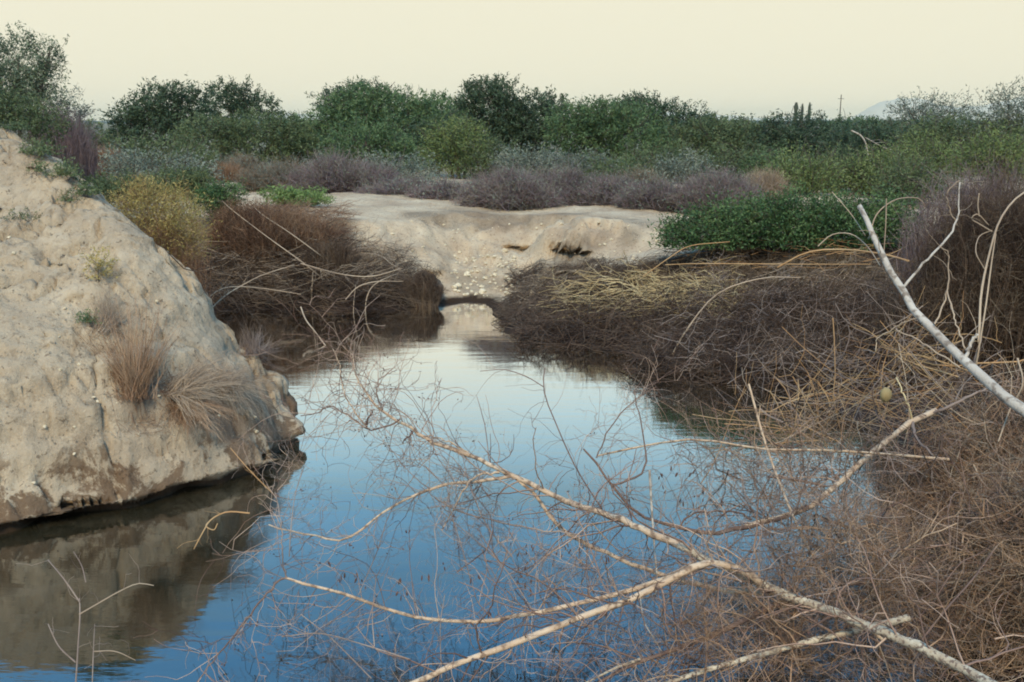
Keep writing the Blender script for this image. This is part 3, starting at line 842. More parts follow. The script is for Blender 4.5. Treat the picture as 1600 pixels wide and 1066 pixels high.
for x, y, rx, ry, Y, n, m_, lab in [
        (440, 276, 66, 30, 25.5, 2200, 'twig_greyg', 'wide grey-brown dead shrub at left of the flat behind the low green plants'),
        (530, 272, 72, 38, 24, 3000, 'twig_purple', 'domed purple-grey dead shrub below the dome-shaped green tree'),
        (375, 262, 44, 26, 31, 1500, 'twig_greyg', 'grey dead shrub behind the small red-brown shrub at left'),
        (625, 294, 60, 22, 23, 1600, 'twig_purple', 'low grey dead shrub right of the domed purple-grey one'),
        (705, 298, 60, 22, 22.3, 1700, 'twig_purple', 'low mauve dead shrub left of the darkest purple one'),
        (790, 296, 66, 36, 20.8, 3800, 'twig_purple', 'dark mauve dead shrub bulging down onto the sandy flat at centre'),
        (870, 292, 70, 36, 21.8, 2800, 'twig_purple', 'purple-grey dead shrub just right of the one bulging onto the sand'),
        (955, 300, 66, 30, 21.2, 2400, 'twig_purple', 'mauve dead shrub above the dark crack in the bank'),
        (1035, 306, 62, 28, 20.2, 2200, 'twig_purple', 'violet-grey dead shrub left of the brown-purple rounded one'),
        (1120, 300, 64, 38, 19.6, 3000, 'twig_purple', 'brown-purple rounded dead shrub behind the bright green bush'),
        (1000, 283, 40, 22, 26, 1200, 'twig_greyg', 'pale grey dead shrub peeping over the violet-grey ones')]:
    y += ry * .12; ry *= .86
    twiggy('dead_shrub', lab, 'shrub', Y, [(x, y, rx, ry), (x + rx * rng.uniform(.5, .8), y + ry * rng.uniform(.1, .4), rx * .6, ry * .75), (x - rx * rng.uniform(.5, .8), y + ry * rng.uniform(.1, .4), rx * .6, ry * .75), (x + rx * rng.uniform(-.4, .4), y - ry * .35, rx * .4, ry * .75)], int(n * .95), m_, G2, r=.0075, sub=2.2, sublen=.5, K=4, curl=.4, subang=(25, 85), mat2='twig_greyg' if m_ == 'twig_purple' else 'twig_red', shell=.25, sprinkle=(700, .06, 'leaf_grey'))
twiggy('dead_shrub', 'small red-brown dead shrub at the left end of the flat', 'shrub', 30, [(355, 272, 32, 18)], 700, 'twig_red', None, r=.007, sub=2.)
twiggy('dead_shrub', 'small rusty dead shrub behind the crest of the bluff', 'shrub', 26, [(165, 248, 32, 20)], 700, 'twig_red', None, r=.006, sub=2.)
twiggy('dead_shrub', 'pinkish tan dead shrub between purple and green bushes at right', 'shrub', 20.5, [(1195, 300, 38, 34)], 1500, 'twig_straw', None, r=.005, sub=2.)
leafy('shrub', 'olive shrub left of the red-brown shrub behind the low green plants', 'shrub', 30, [(250, 250, 50, 26), (200, 245, 36, 24), (300, 255, 36, 24)], 7000, .085, 'leaf_olive', None, tree=False, shell=.3)
leafy('shrub', 'grey-green low shrub just over the bluff crest', 'shrub', 24, [(230, 270, 60, 18), (190, 268, 40, 20), (300, 270, 40, 16)], 6000, .07, 'leaf_grey', None, tree=False, shell=.3)
for x, y, rx, ry, Y, n, lab in [
        (1250, 290, 52, 40, 24, 8000, 'yellow-green bush next to the pinkish tan dead shrub'),
        (1310, 285, 50, 36, 26, 7000, 'yellow-green bush behind the middle of the bright green bush'),
        (1375, 280, 54, 34, 25, 8000, 'yellow-green bush behind the tip of the white branch'),
        (1440, 262, 60, 36, 27, 9000, 'wide yellow-green bush between the white branch and the maroon thicket'),
        (1420, 300, 46, 34, 22, 6000, 'dark yellow-green bush touching the right end of the bright green bush'),
        (1560, 255, 60, 34, 25, 8000, 'olive yellow bush behind the maroon thicket at the right edge')]:
    leafy('shrub', lab, 'shrub', Y, [(x, y, rx, ry), (x + rx * .5, y + 5, rx * .6, ry * .8), (x - rx * .5, y + 5, rx * .6, ry * .8)], n, .07, ['leaf_yellow', 'leaf_olive'][Y in (22, 26)], 'yellow-green bushes at the right', tree=False, shell=.3, upb=.9, spray=.4)

# bright green bush on the right bank
leafy('shrub', 'dense bright green leafy bush on top of the brush-covered right bank', 'shrub', 14.8, [(1095, 368, 52, 32), (1160, 360, 62, 42), (1235, 355, 70, 46), (1310, 358, 60, 42), (1380, 350, 46, 40), (1060, 380, 26, 22)], 42000, .050, 'leaf_fresh', None, tree=False, shell=.15, spray=.22, trunk_r=.03, quad=True, asp=.4, twig_r=.004, upb=.5)
# low green things near left bank
leafy('shrub', 'low grassy green plant on the sand lip above the brown brush', 'plant', 19.5, [(475, 314, 42, 14), (440, 306, 26, 10)], 5500, .055, 'leaf_grass', None, tree=False, shell=.2, spray=.13, trunk_r=.02, twig_r=.004)
leafy('shrub', 'dark green rounded plant behind the golden shrub', 'plant', 19.5, [(285, 285, 42, 22), (310, 295, 30, 18)], 6000, .055, 'leaf_olive', None, tree=False, shell=.2, spray=.13, trunk_r=.02, twig_r=.004)
leafy('shrub', 'deep green plant between the golden shrub and the brown brush', 'plant', 17.5, [(335, 315, 30, 22), (355, 305, 26, 14)], 5000, .05, 'leaf_fresh', None, tree=False, shell=.2, spray=.13, trunk_r=.02, twig_r=.004)
leafy('shrub', 'green plant along the back of the bluff crest left of the golden shrub', 'plant', 15.5, [(190, 298, 44, 20), (160, 305, 26, 18), (225, 300, 28, 18)], 6000, .045, 'leaf_olive', None, tree=False, shell=.2, spray=.12, trunk_r=.02, twig_r=.004)
# golden shrub
leafy('rabbitbrush', 'golden yellow feathery shrub behind the shoulder of the bluff', 'shrub', 13.6, [(245, 345, 54, 44), (215, 325, 34, 30), (285, 350, 34, 44), (275, 390, 38, 34), (232, 312, 40, 16)], 15000, .042, 'leaf_gold', None, tree=False, shell=.25, spray=.22, trunk_r=.02, barkmat='twig_red', asp=.28, twig_r=.003, upb=1.1, dscale=.7)
twiggy('dead_shrub', 'brown bare stems under the golden yellow shrub', 'shrub', 13.5, [(250, 385, 56, 50), (290, 410, 36, 40)], 900, 'twig_red', None, r=.003, sub=2.2)

# ------------------------------------------------------------------ brown brush on the left far bank
G3 = 'dead brush on the left far bank'
twiggy('brush_pile', 'big reddish brown domed brush heap on the left far bank', 'brush', 17.2, [(420, 360, 78, 46), (370, 350, 46, 40), (480, 372, 56, 40)], 3600, 'twig_red', G3, r=.0045, sub=2.2, curl=.6, subang=(30, 90), mat2='twig_dark')
twiggy('brush_pile', 'dark brown brush at the right end of the reddish heap', 'brush', 16.5, [(525, 392, 32, 20), (500, 396, 32, 20)], 1000, 'twig_dark', G3, r=.0045, sub=2.0, curl=.3)

def sticks(n, region, Yr, ang, length, zoff, r, K=6, curl=.18, tilt=.15, grav=-.02, mind=0.0):
    """n loose sticks lying over the surface inside a px polygon-ish box list"""
    O = []
    while len(O) < n:
        x0, y0, x1, y1 = region[rng.integers(len(region))]
        px, py = rng.uniform(x0, x1), rng.uniform(y0, y1)
        O.append((px, py))
    O = np.array(O)
    Y = rng.uniform(Yr[0], Yr[1], n)
    P0 = np.array([at_y(a, b, y_) for (a, b), y_ in zip(O, Y)])
    th = np.radians(rng.uniform(ang[0], ang[1], n))
    D = np.stack([np.cos(th), rng.normal(0, .45, n), np.sin(th) * 1.0], -1)
    D[:, 2] += rng.normal(0, tilt, n)
    flip = rng.random(n) < .5
    L_ = rng.uniform(length[0], length[1], n)
    P = walk(P0 - unit(D) * L_[:, None] * .5, D, L_, K, curl, grav)
    R = r * rng.uniform(.6, 1.6, (n, 1)) * np.linspace(1.1, .5, K)[None]
    return P, R

def mat_sticks(name, label, cat, n, boxes, ang, length, mat, r=.004, up=(0.02, .25), sub=1.5, K=6, curl=.2, group=None, sublen=(.15, .4), ycap=None, tilt=.2, lean=(0, 0, 0), part='sticks', flatz=.45):
    """sticks laid on the real surface: positions are found on the ground under the photo boxes"""
    P0 = []
    w = np.array([(b[2] - b[0]) * (b[3] - b[1]) for b in boxes], float); w /= w.sum()
    bs = rng.choice(len(boxes), n, p=w)
    cache = {}
    for b in bs:
        x0, y0, x1, y1 = boxes[b]
        i, j = rng.integers(0, 14), rng.integers(0, 14)
        key = (b, i, j)
        if key not in cache:
            cache[key] = hit(x0 + (x1 - x0) * (i + .5) / 14, y0 + (y1 - y0) * (j + .5) / 14, 3.0, 40)
        q = cache[key]
        s = q[1] / F
        P0.append([q[0] + rng.uniform(-.5, .5) * (x1 - x0) / 14 * s, q[1] + rng.normal(0, .12), 0])
    P0 = np.array(P0)
    P0[:, 2] = np.maximum(surf_v(P0[:, 0].copy(), P0[:, 1].copy()), 0.0) + rng.uniform(up[0], up[1], n)
    th = np.radians(rng.uniform(ang[0], ang[1], n))
    D = np.stack([np.cos(th), rng.normal(0, .6, n), np.sin(th)], -1) + np.array(lean)
    D[:, 2] = (D[:, 2] + rng.normal(0, tilt, n)) * flatz
    L_ = rng.uniform(length[0], length[1], n)
    P = walk(P0 - unit(D) * L_[:, None] * .4, D, L_, K, curl, 0, .5)
    P[:, :, 2] = np.minimum(P[:, :, 2], np.maximum(surf_v(P[:, :, 0].ravel(), P[:, :, 1].ravel()).reshape(P.shape[:2]), 0) + up[1] * 1.6 + .12 * rng.random((n, 1)))
    P[:, :, 2] = np.maximum(P[:, :, 2], np.maximum(surf_v(P[:, :, 0].ravel(), P[:, :, 1].ravel()).reshape(P.shape[:2]), 0) + .012)
    R = r * rng.uniform(.6, 1.6, (n, 1)) * np.linspace(1.1, .5, K)[None]
    c = P[:, 0].mean(0)
    root = thing(name, (c[0], c[1], surf(c[0], c[1])), label, cat, group)
    new_obj(part, *tubes(P, R, 3), M[mat], root, kind='stuff')
    if sub > 0:
        S, SR = sprout(P, R, int(n * sub), sublen, 5, (20, 70), curl * 1.3, -.05, .1, 1, .7, r * .5)
        S[:, :, 2] = np.maximum(S[:, :, 2], .01)
        new_obj('twigs', *tubes(S, SR, 3), M[mat], root, kind='stuff')
    return root

mat_sticks('brush_pile', 'tangled greyish sticks hanging over the water below the reddish heap', 'brush', 1500, [(320, 405, 560, 475), (540, 428, 640, 475), (330, 465, 640, 487)], (-25, 25), (.3, 1.0), 'twig_dark', .0050, (.02, .30), 2.5, group=G3, flatz=.8)
mat_sticks('brush_pile', 'fine reddish litter of twigs on the slope right of the reddish heap', 'brush', 1500, [(400, 330, 545, 420), (330, 330, 480, 400)], (-40, 40), (.15, .6), 'twig_red', .0042, (.0, .12), 2.0, group=G3, sublen=(.08, .25))
mat_sticks('brush_pile', 'lighter dry sticks strewn on top of the tangle at the left far shore', 'brush', 130, [(330, 425, 620, 465)], (-30, 30), (.5, 1.6), 'twig_straw', .0040, (.15, .45), .8, group=G3)
# single pale poles in the heap
def poles(name, label, cat, lines, mat, group=None, part='branch', S=7, n=14, twigs=None, tw_n=0, tw_len=(.1, .4), tw_mat=None, K=7, base=None, curl=.3, sub2=0, tw_r=.0016, bias=None, jitter=.0):
    """lines: list of (list of (px,py,Y), r0_px, r1_px). every line is one branch mesh"""
    Ps, Rs = [], []
    root = None
    allp = []
    for ln in lines:
        pts, w0, w1 = ln[:3]
        W3 = np.array([at_y(a, b, y_) for a, b, y_ in pts])
        c = catmull(W3, n)
        if jitter:
            c[1:-1] += rng.normal(0, jitter, (n - 2, 3))
        Yl = c[:, 1]
        rad = (np.linspace(w0, w1, n) * .5) * Yl / F
        rad = rad * (1 + .10 * vnoise(np.arange(n) * 1.7, np.full(n, w0 * 3.3)))
        Ps.append(c); Rs.append(rad)
    P = np.array(Ps); R = np.array(Rs)
    b = P[0, 0]
    root = thing(name, b if base is None else base, label, cat, group)
    for i in range(len(P)):
        mm = lines[i][3] if len(lines[i]) > 3 else mat
        Pi, Ri = P[i:i + 1], R[i:i + 1].copy()
        Pi = np.concatenate([Pi, Pi[:, -1:] + (Pi[:, -1:] - Pi[:, -2:-1]) * .05], 1)     # closed tip
        Ri = np.concatenate([Ri, Ri[:, -1:] * .05], 1)
        v, f = tubes(Pi, Ri, S)
        new_obj(part, v, f, M[mm], root, smooth=True)
    if tw_n:
        S1, R1 = sprout(P, R, tw_n, tw_len, K, (30, 80), curl * .75, 0, .1, 1, .32, tw_r, bias=bias)
        ps = [(S1, R1)]
        S1[:, :, 2] = np.maximum(S1[:, :, 2], .02)
        if sub2:
            S2, R2 = sprout(S1, R1, int(sub2), (tw_len[0] * .5, tw_len[1] * .65), K, (30, 80), curl, 0, .15, 1, .7, tw_r * .85, bias=bias)
            S2[:, :, 2] = np.maximum(S2[:, :, 2], .02)
            ps.append((S2, R2))
            S3, R3 = sprout(S2, R2, int(sub2), (tw_len[0] * .3, tw_len[1] * .35), 5, (30, 80), curl, 0, .15, 1, .8, tw_r * .75)
            S3[:, :, 2] = np.maximum(S3[:, :, 2], .02)
            ps.append((S3, R3))
        new_obj('twigs', *join([tubes(a_, b_, 3) for a_, b_ in ps]), M[tw_mat or mat], root, smooth=True, kind='stuff')
        return root, P, R, ps
    return root, P, R, []

mat_sticks('brush_pile', 'thin dry twigs scattered on the sand beside the root mound', 'brush', 160, [(560, 395, 640, 440)], (-60, 60), (.15, .6), 'twig_straw', .0035, (.0, .1), 1.5, group=G3)
poles('fallen_branch', 'long pale pole slanting down across the reddish brush heap', 'branch', [([(345, 312, 17.3), (365, 330, 16.9), (420, 372, 16.4), (470, 408, 16.0), (500, 432, 16.2)], 1.0, 1.9)], 'twig_straw', G3)
poles('fallen_branch', 'shorter pale pole right of the long one on the reddish brush heap', 'branch', [([(395, 322, 17.2), (412, 337, 16.9), (450, 362, 16.5), (486, 388, 16.2), (515, 410, 16.5)], .9, 1.6)], 'twig_straw', G3)
poles('fallen_branch', 'bleached branch arching over the dark tangle by the left far shore', 'branch',
      [([(320, 470, 15.2), (345, 452, 15.2), (375, 448, 15.3), (420, 452, 15.4), (470, 460, 15.4)], 2.2, 1.2), ([(330, 482, 15.0), (352, 462, 15.1), (375, 448, 15.3), (410, 430, 15.5), (460, 414, 15.8)], 2.2, 1.3)], 'twig_straw', G3, tw_n=40, tw_len=(.15, .5))
poles('fallen_branch', 'grey crooked branch lying from the heap towards the root mound', 'branch',
      [([(470, 412, 15.9), (530, 428, 15.7), (580, 432, 15.6), (625, 420, 15.7)], 2.2, 1.2), ([(540, 468, 15.3), (560, 448, 15.4), (590, 440, 15.5), (630, 440, 15.6)], 1.8, 1.1)], 'twig_straw', G3, tw_n=40, tw_len=(.15, .5))
poles('bare_stick', 'thin upright stem standing in the water before the left far shore', 'branch', [([(487, 487, 16.3), (487, 460, 16.1), (489, 425, 16.0)], 2.4, 1.6)], 'twig_straw', G3)
poles('bare_stick', 'slanting reed dipping into the water near the back of the bluff', 'branch', [([(470, 480, 14.3), (478, 500, 14.0), (495, 522, 13.6), (512, 545, 13.3)], 2.4, 1.8)], 'twig_straw', G3)
poles('bare_stick', 'forked pale stem reaching the water left of the root mound', 'branch', [([(571, 494, 15.8), (572, 470, 15.8), (580, 450, 15.9), (596, 438, 16.0), (620, 428, 16.3)], 2.2, 1.0), ([(552, 497, 15.7), (553, 470, 15.8), (556, 445, 15.9)], 1.5, .9)], 'twig_straw', G3)

def tangle(name, label, cat, Y, lobes, n, mat, group=None, r=.0016, length=(.3, .9), K=8, curl=.4, dscale=1.0, zmin=.02, sub=2.0, sublen=(.08, .35), mats=None, up=.15):
    LB = lobes_of(lobes, Y, dscale)
    b = LB[0][0]
    root = thing(name, (b[0], b[1], max(surf(b[0], b[1]), 0)), label, cat, group)
    for mi, (mm, fr) in enumerate(mats or [(mat, 1.0)]):
        m_ = int(n * fr)
        C, d, cc = lobe_samples(LB, m_, 0.0)
        D = unit(rng.normal(size=(m_, 3)) * (1, .8, .8) + np.array([0, 0, up]))
        L_ = rng.uniform(length[0], length[1], m_)
        P = walk(C - D * L_[:, None] * .5, D, L_, K, curl, 0)
        fl = np.maximum(surf_v(P[:, :, 0].ravel(), P[:, :, 1].ravel()).reshape(P.shape[:2]), 0) + zmin
        P[:, :, 2] = np.where(P[:, :, 2] < fl, fl + .15 * rng.random(fl.shape) * 0 + np.abs(fl - P[:, :, 2]) * .12, P[:, :, 2])
        R = r * np.clip(rng.lognormal(0, .5, (m_, 1)), .5, 3.6) * np.linspace(1.2, .5, K)[None]
        new_obj('stems', *tubes(P, R, 3), M[mm], root, kind='stuff')
        if sub:
            S, SR = sprout(P, R, int(m_ * sub), sublen, 5, (25, 80), curl, 0, .05, 1, .8, r * .6)
            S[:, :, 2] = np.maximum(S[:, :, 2], .01)
            new_obj('twigs', *tubes(S, SR, 3), M[mm], root, kind='stuff')
    return root

# root mound
def lumpy(name, c, r, mat, parent=None, n=28, amp=.22, seed=0, sc=2.2):
    u = np.linspace(0, 2 * np.pi, n, endpoint=False); v = np.linspace(0, np.pi, n // 2)
    U, V = np.meshgrid(u, v, indexing='ij')
    D = np.stack([np.cos(U) * np.sin(V), np.sin(U) * np.sin(V), np.cos(V)], -1)
    k_ = 1 + amp * fbm(D[..., 0] * sc + seed, D[..., 1] * sc, D[..., 2] * sc, 3)
    P = np.array(c) + D * np.array(r) * k_[..., None]
    idx = np.arange(U.size).reshape(U.shape)
    nx = np.roll(idx, -1, axis=0)
    f = np.stack([idx[:, :-1], idx[:, 1:], nx[:, 1:], nx[:, :-1]], -1).reshape(-1, 4)
    return new_obj(name, P.reshape(-1, 3), f, mat, parent, smooth=True)
rm = twiggy('root_mound', 'dark rounded clump of roots and earth at the narrow end of the pond', 'root clump', 16.3, [(662, 446, 26, 26), (672, 456, 24, 16), (645, 456, 18, 16)], 1300, 'twig_dark', None, r=.005, sub=2.2, curl=.3, bulge=.4)
mc = at_y(664, 448, 16.5)
lumpy('earth_clump', mc, (.28, .30, .24), M['twig_dark'], rm)

# ------------------------------------------------------------------ brush on the right bank
G4 = 'dead brush covering the right bank'
mat_sticks('brush_pile', 'purplish grey brush covering the point of the right bank', 'brush', 3600, [(800, 430, 1000, 510), (880, 434, 1080, 465), (785, 480, 860, 512)], (-15, 25), (.2, .6), 'twig_dark', .0036, (.0, .08), 2.2, group=G4, curl=.3, sublen=(.06, .22))
mat_sticks('brush_pile', 'mauve matted brush slope right of the dark crack', 'brush', 3000, [(1070, 420, 1400, 480), (860, 445, 1060, 475)], (-25, 30), (.2, .6), 'twig_pinkdark', .0032, (.0, .06), 2.0, group=G4, curl=.35, sublen=(.06, .2))
mat_sticks('brush_pile', 'paler dry sticks scattered over the matted slope of the right bank', 'brush', 420, [(1000, 436, 1400, 505), (820, 450, 1000, 500)], (-40, 40), (.2, .9), 'twig_straw', .0034, (.04, .14), .8, group=G4, curl=.3, sublen=(.06, .2))
mat_sticks('brush_pile', 'golden tan stalks swept to the left on the middle of the right bank', 'brush', 620, [(870, 468, 1060, 510), (970, 455, 1150, 490), (1040, 475, 1160, 518)], (180, 215), (.25, .85), 'twig_tan', .0052, (.10, .24), .5, curl=.22, tilt=.12, group=G4)
mat_sticks('brush_pile', 'blackish tangled brush overhanging the water under the golden stalks', 'brush', 4200, [(820, 505, 1100, 550), (1000, 500, 1400, 610), (1100, 480, 1400, 540)], (-40, 60), (.3, 1.0), 'twig_maroon', .0042, (.02, .28), 2.2, group=G4, curl=.32, flatz=.8)
mat_sticks('brush_pile', 'curving grey twigs above the blackish tangle left of the white branch', 'brush', 420, [(1050, 470, 1400, 620)], (-60, 80), (.3, 1.0), 'twig_pinkgrey', .0032, (.2, .45), 1.2, curl=.45, group=G4)
twiggy('thicket', 'tall dark maroon thicket behind the white branch at the right edge', 'thicket', 10.8, [(1530, 390, 80, 110), (1600, 360, 90, 100), (1480, 450, 70, 90), (1420, 500, 60, 80), (1640, 480, 80, 130)], 6500, 'twig_maroon', None, r=.0034, sub=2.6, curl=.7, shell=.1, sublen=.3, subang=(40, 95), mat2='twig_pinkdark')
twiggy('thicket', 'lighter pinkish twigs fringing the top of the dark maroon thicket', 'thicket', 11.6, [(1500, 310, 60, 50), (1560, 300, 70, 50), (1450, 360, 40, 60)], 1500, 'twig_purple', None, r=.003, sub=2.2, curl=.6, subang=(30, 90), mat2='twig_red')
mat_sticks('brush_pile', 'long orange-brown canes lying under the bright green bush', 'brush', 60, [(1060, 402, 1390, 416)], (-8, 12), (.4, 1.2), 'twig_orange', .0045, (.1, .25), .4, curl=.12, group=G4)
poles('bare_stick', 'long curved orange stem below the bright green bush', 'branch', [([(1215, 418, 12.6), (1260, 395, 12.4), (1310, 390, 12.2), (1372, 396, 11.5), (1420, 408, 11.0)], 2.6, 3.4), ([(1040, 414, 14.2), (1100, 412, 13.8), (1250, 413, 13.2), (1360, 413, 12.5)], 1.6, 1.4), ([(1005, 432, 13.8), (1050, 400, 13.6), (1080, 384, 13.6), (1140, 378, 13.6)], 1.8, 1.2)], 'twig_orange', G4)
poles('bare_stick', 'arched tan stem rising from the golden stalks to the right', 'branch', [([(1040, 575, 12.0), (1070, 520, 11.9), (1120, 460, 11.8), (1190, 435, 11.8), (1250, 434, 11.6)], 2.6, 1.8)], 'twig_straw', G4, tw_n=14, tw_len=(.1, .4))

# orange weedy growth over the near right shore
tangle('brush_pile', 'orange-brown arching weeds over the dark water left of the broken limb', 'brush', 7.2, [(1180, 655, 80, 36), (1260, 650, 90, 50), (1350, 640, 90, 60), (1430, 620, 70, 60)], 120, None, None, mats=[('twig_orange', .55), ('twig_straw', .2), ('twig_pinkgrey', .25)], r=.0030, length=(.5, 1.5), curl=.14, sub=.6, sublen=(.1, .4))
tangle('brush_pile', 'grey-brown tangled weeds in front of the maroon thicket', 'brush', 8.4, [(1400, 560, 90, 70), (1500, 590, 90, 80), (1300, 590, 80, 50)], 140, None, None, mats=[('twig_pinkgrey', .6), ('twig_orange', .4)], r=.0030, length=(.4, 1.2), curl=.22, sub=1.2)

# near brown brush at the bottom right
G5 = 'fine brown brush filling the lower right corner'
MX = [('twig_brown', .45), ('twig_straw', .14), ('twig_warm', .21), ('twig_dark', .20)]
MY_ = [('twig_pinkgrey', .15), ('twig_warm', .30), ('twig_brown', .33), ('twig_dark', .22)]
tangle('brush_thicket', 'fine brown twiggy brush at the right edge under the white branch', 'brush', 6.9, [(1580, 735, 100, 75), (1520, 750, 80, 60), (1640, 700, 90, 110), (1450, 760, 50, 36)], 2500, None, G5, mats=MX, r=.0021)
tangle('brush_thicket', 'dense tan brush filling the lower right corner', 'brush', 5.3, [(1610, 900, 100, 120), (1550, 880, 70, 80), (1660, 850, 100, 130), (1610, 1050, 120, 70)], 3500, None, G5, mats=MX, r=.0018)
tangle('brush_thicket', 'thin mesh of pinkish grey twigs over the water at bottom right', 'brush', 5.1, [(1330, 900, 110, 110), (1220, 1000, 130, 80), (1420, 980, 100, 100), (1270, 830, 90, 80), (1380, 900, 80, 100)], 780, None, G5, mats=MY_, r=.0015)
tangle('brush_thicket', 'loose net of twigs hanging over the water right of the middle', 'brush', 6.7, [(1200, 750, 110, 60), (1320, 740, 100, 70), (1130, 720, 70, 50), (1400, 790, 70, 70)], 430, None, G5, mats=MY_, r=.0017)
tangle('brush_thicket', 'sparse twigs crossing under the forks of the long limb', 'brush', 5.3, [(1000, 960, 180, 70), (850, 900, 150, 60), (1080, 880, 90, 50)], 240, None, G5, mats=MY_, r=.0012, length=(.3, .8), curl=.3)

# ------------------------------------------------------------------ the fallen limbs across the foreground
A = [(1560, 1075, 3.9), (1500, 1042, 4.1), (1420, 1005, 4.3), (1350, 975, 4.5), (1270, 945, 4.7), (1190, 912, 4.9), (1130, 885, 5.0), (1060, 852, 5.15), (1000, 825, 5.3), (940, 802, 5.5), (870, 777, 5.8), (800, 742, 6.0), (735, 712, 6.2), (680, 692, 6.35), (640, 668, 6.5), (600, 645, 6.6), (575, 618, 6.7), (557, 585, 6.8), (550, 548, 6.9)]
n1 = lambda a, b: A[a:b]
limb = [(A[:8], 19, 13, 'bark_lichen'), (A[7:13], 13, 7), (A[12:], 8, 1.6),
        ([(800, 742, 6.0), (840, 775, 5.9), (860, 808, 5.85), (905, 845, 5.7), (955, 868, 5.55), (1010, 890, 5.4), (1070, 908, 5.25), (1150, 925, 5.1), (1215, 925, 4.95)], 5, 10),
        ([(1190, 912, 4.9), (1150, 890, 4.85), (1115, 878, 4.8), (1085, 886, 4.75), (1040, 908, 4.7), (960, 945, 4.6), (880, 975, 4.5), (790, 1010, 4.4), (700, 1045, 4.3), (640, 1070, 4.25)], 13, 10),
        ([(1085, 888, 4.8), (1010, 915, 4.85), (920, 940, 4.9), (830, 958, 4.95), (760, 970, 5.0), (680, 970, 5.05), (620, 955, 5.1), (560, 935, 5.15), (500, 918, 5.2), (447, 903, 5.25)], 9, 4.5, 'bark_tan'),
        ([(447, 903, 5.25), (425, 918, 5.2), (395, 955, 5.1), (360, 1000, 5.0), (335, 1030, 4.95), (305, 1070, 4.85)], 3.8, 2.2, 'bark_dark'),
        ([(447, 903, 5.25), (442, 870, 5.4), (440, 830, 5.5), (436, 800, 5.6), (430, 770, 5.7)], 2.6, 1.4, 'twig_pinkgrey'),
        ([(800, 744, 6.0), (760, 750, 6.0), (700, 757, 6.0), (660, 770, 6.0), (620, 788, 6.0), (580, 815, 5.95), (545, 840, 5.9), (520, 842, 5.9), (470, 832, 5.95), (420, 820, 6.0)], 6, 2.2),
        ([(780, 738, 6.05), (745, 745, 6.0), (725, 765, 5.9), (690, 830, 5.8)], 4, 1.6),
        ([(625, 655, 6.5), (600, 668, 6.5), (575, 670, 6.55), (545, 650, 6.6), (515, 634, 6.65), (497, 645, 6.65), (470, 650, 6.7)], 3, 1.4, 'bark_dark'),
        ([(572, 668, 6.55), (575, 655, 6.5), (585, 640, 6.45)], 4, 2, 'bark_dark'),
        ([(645, 675, 6.45), (638, 682, 6.4), (628, 692, 6.4)], 3.4, 2, 'bark_dark'),
        ([(575, 670, 6.55), (552, 640, 6.6), (535, 605, 6.7), (530, 570, 6.8), (520, 545, 6.9)], 2.6, 1.2),
        ([(740, 712, 6.2), (700, 690, 6.3), (670, 680, 6.4)], 3, 1.6),
        ([(600, 645, 6.6), (588, 615, 6.6), (595, 592, 6.6), (620, 578, 6.6)], 2.8, 1.2, 'twig_pinkgrey'),
        ([(680, 778, 6.0), (720, 800, 5.8), (780, 815, 5.6), (840, 828, 5.5), (900, 835, 5.4)], 2.4, 2.8, 'twig_pinkgrey'),
        ]
root_limb, PL, RL, tw_ = poles('fallen_mesquite_limb', 'long tan fallen limb forking across the foreground water with lichen at its thick end', 'branch', limb, 'bark_tan',
      tw_n=380, tw_len=(.12, .75), tw_mat='twig_warm', n=22, S=9, K=8, curl=.30, sub2=620, base=at_y(1500, 1042, 4.1), tw_r=.0025, jitter=.004)
_lp = []
for Sx, Rx in tw_:
    nn = min(len(Sx), 150)
    for q in Sx[rng.choice(len(Sx), nn, replace=False)]:
        t_ = rng.integers(len(q) // 2, len(q))
        _lp.append(q[t_] + rng.normal(0, .012, (int(rng.integers(1, 5)), 3)))
_lp = np.concatenate(_lp)
new_obj('dry_leaves', *leaves(_lp, .016, .45, None, True), M['pod'], root_limb, kind='stuff')
# dark pods that hang from the limb's twigs
def pods(parent, spots, mat='pod', size=.03):
    for (px, py, Y) in spots:
        c = at_y(px, py, Y)
        for k_ in range(int(rng.integers(2, 4))):
            a = c + rng.normal(0, .018, 3); 
            l = size * rng.uniform(.7, 1.4)
            dd = unit(np.array([rng.normal(0, .25), rng.normal(0, .25), -1.0]))
            P = a + dd[None] * np.linspace(0, l, 5)[:, None]
            R = np.array([.0012, .0042, .0052, .004, .0008]) * rng.uniform(.7, 1.2)
            v, f = tubes(P[None], R[None], 5)
            new_obj('seed_pod', v, f, M[mat], parent, smooth=True)
pods(root_limb, [(815, 862, 5.6), (820, 880, 5.55), (822, 898, 5.5), (826, 915, 5.5), (812, 905, 5.5), (870, 865, 5.6), (885, 855, 5.6), (905, 870, 5.55), (865, 880, 5.55), (520, 885, 5.3), (532, 896, 5.3), (620, 905, 5.3), (632, 928, 5.2), (765, 950, 5.1), (635, 828, 5.9), (668, 900, 5.3), (830, 850, 5.6), (1085, 790, 5.9), (1100, 775, 5.9), (1068, 780, 5.9), (1055, 738, 6.0), (1030, 740, 6.0), (1095, 760, 5.9), (1080, 735, 6.0), (1110, 800, 5.8), (1040, 770, 5.9), (945, 870, 5.5), (960, 950, 5.1), (900, 925, 5.2), (560, 900, 5.3), (700, 880, 5.4), (740, 905, 5.3), (980, 780, 5.9), (1130, 780, 5.9)])

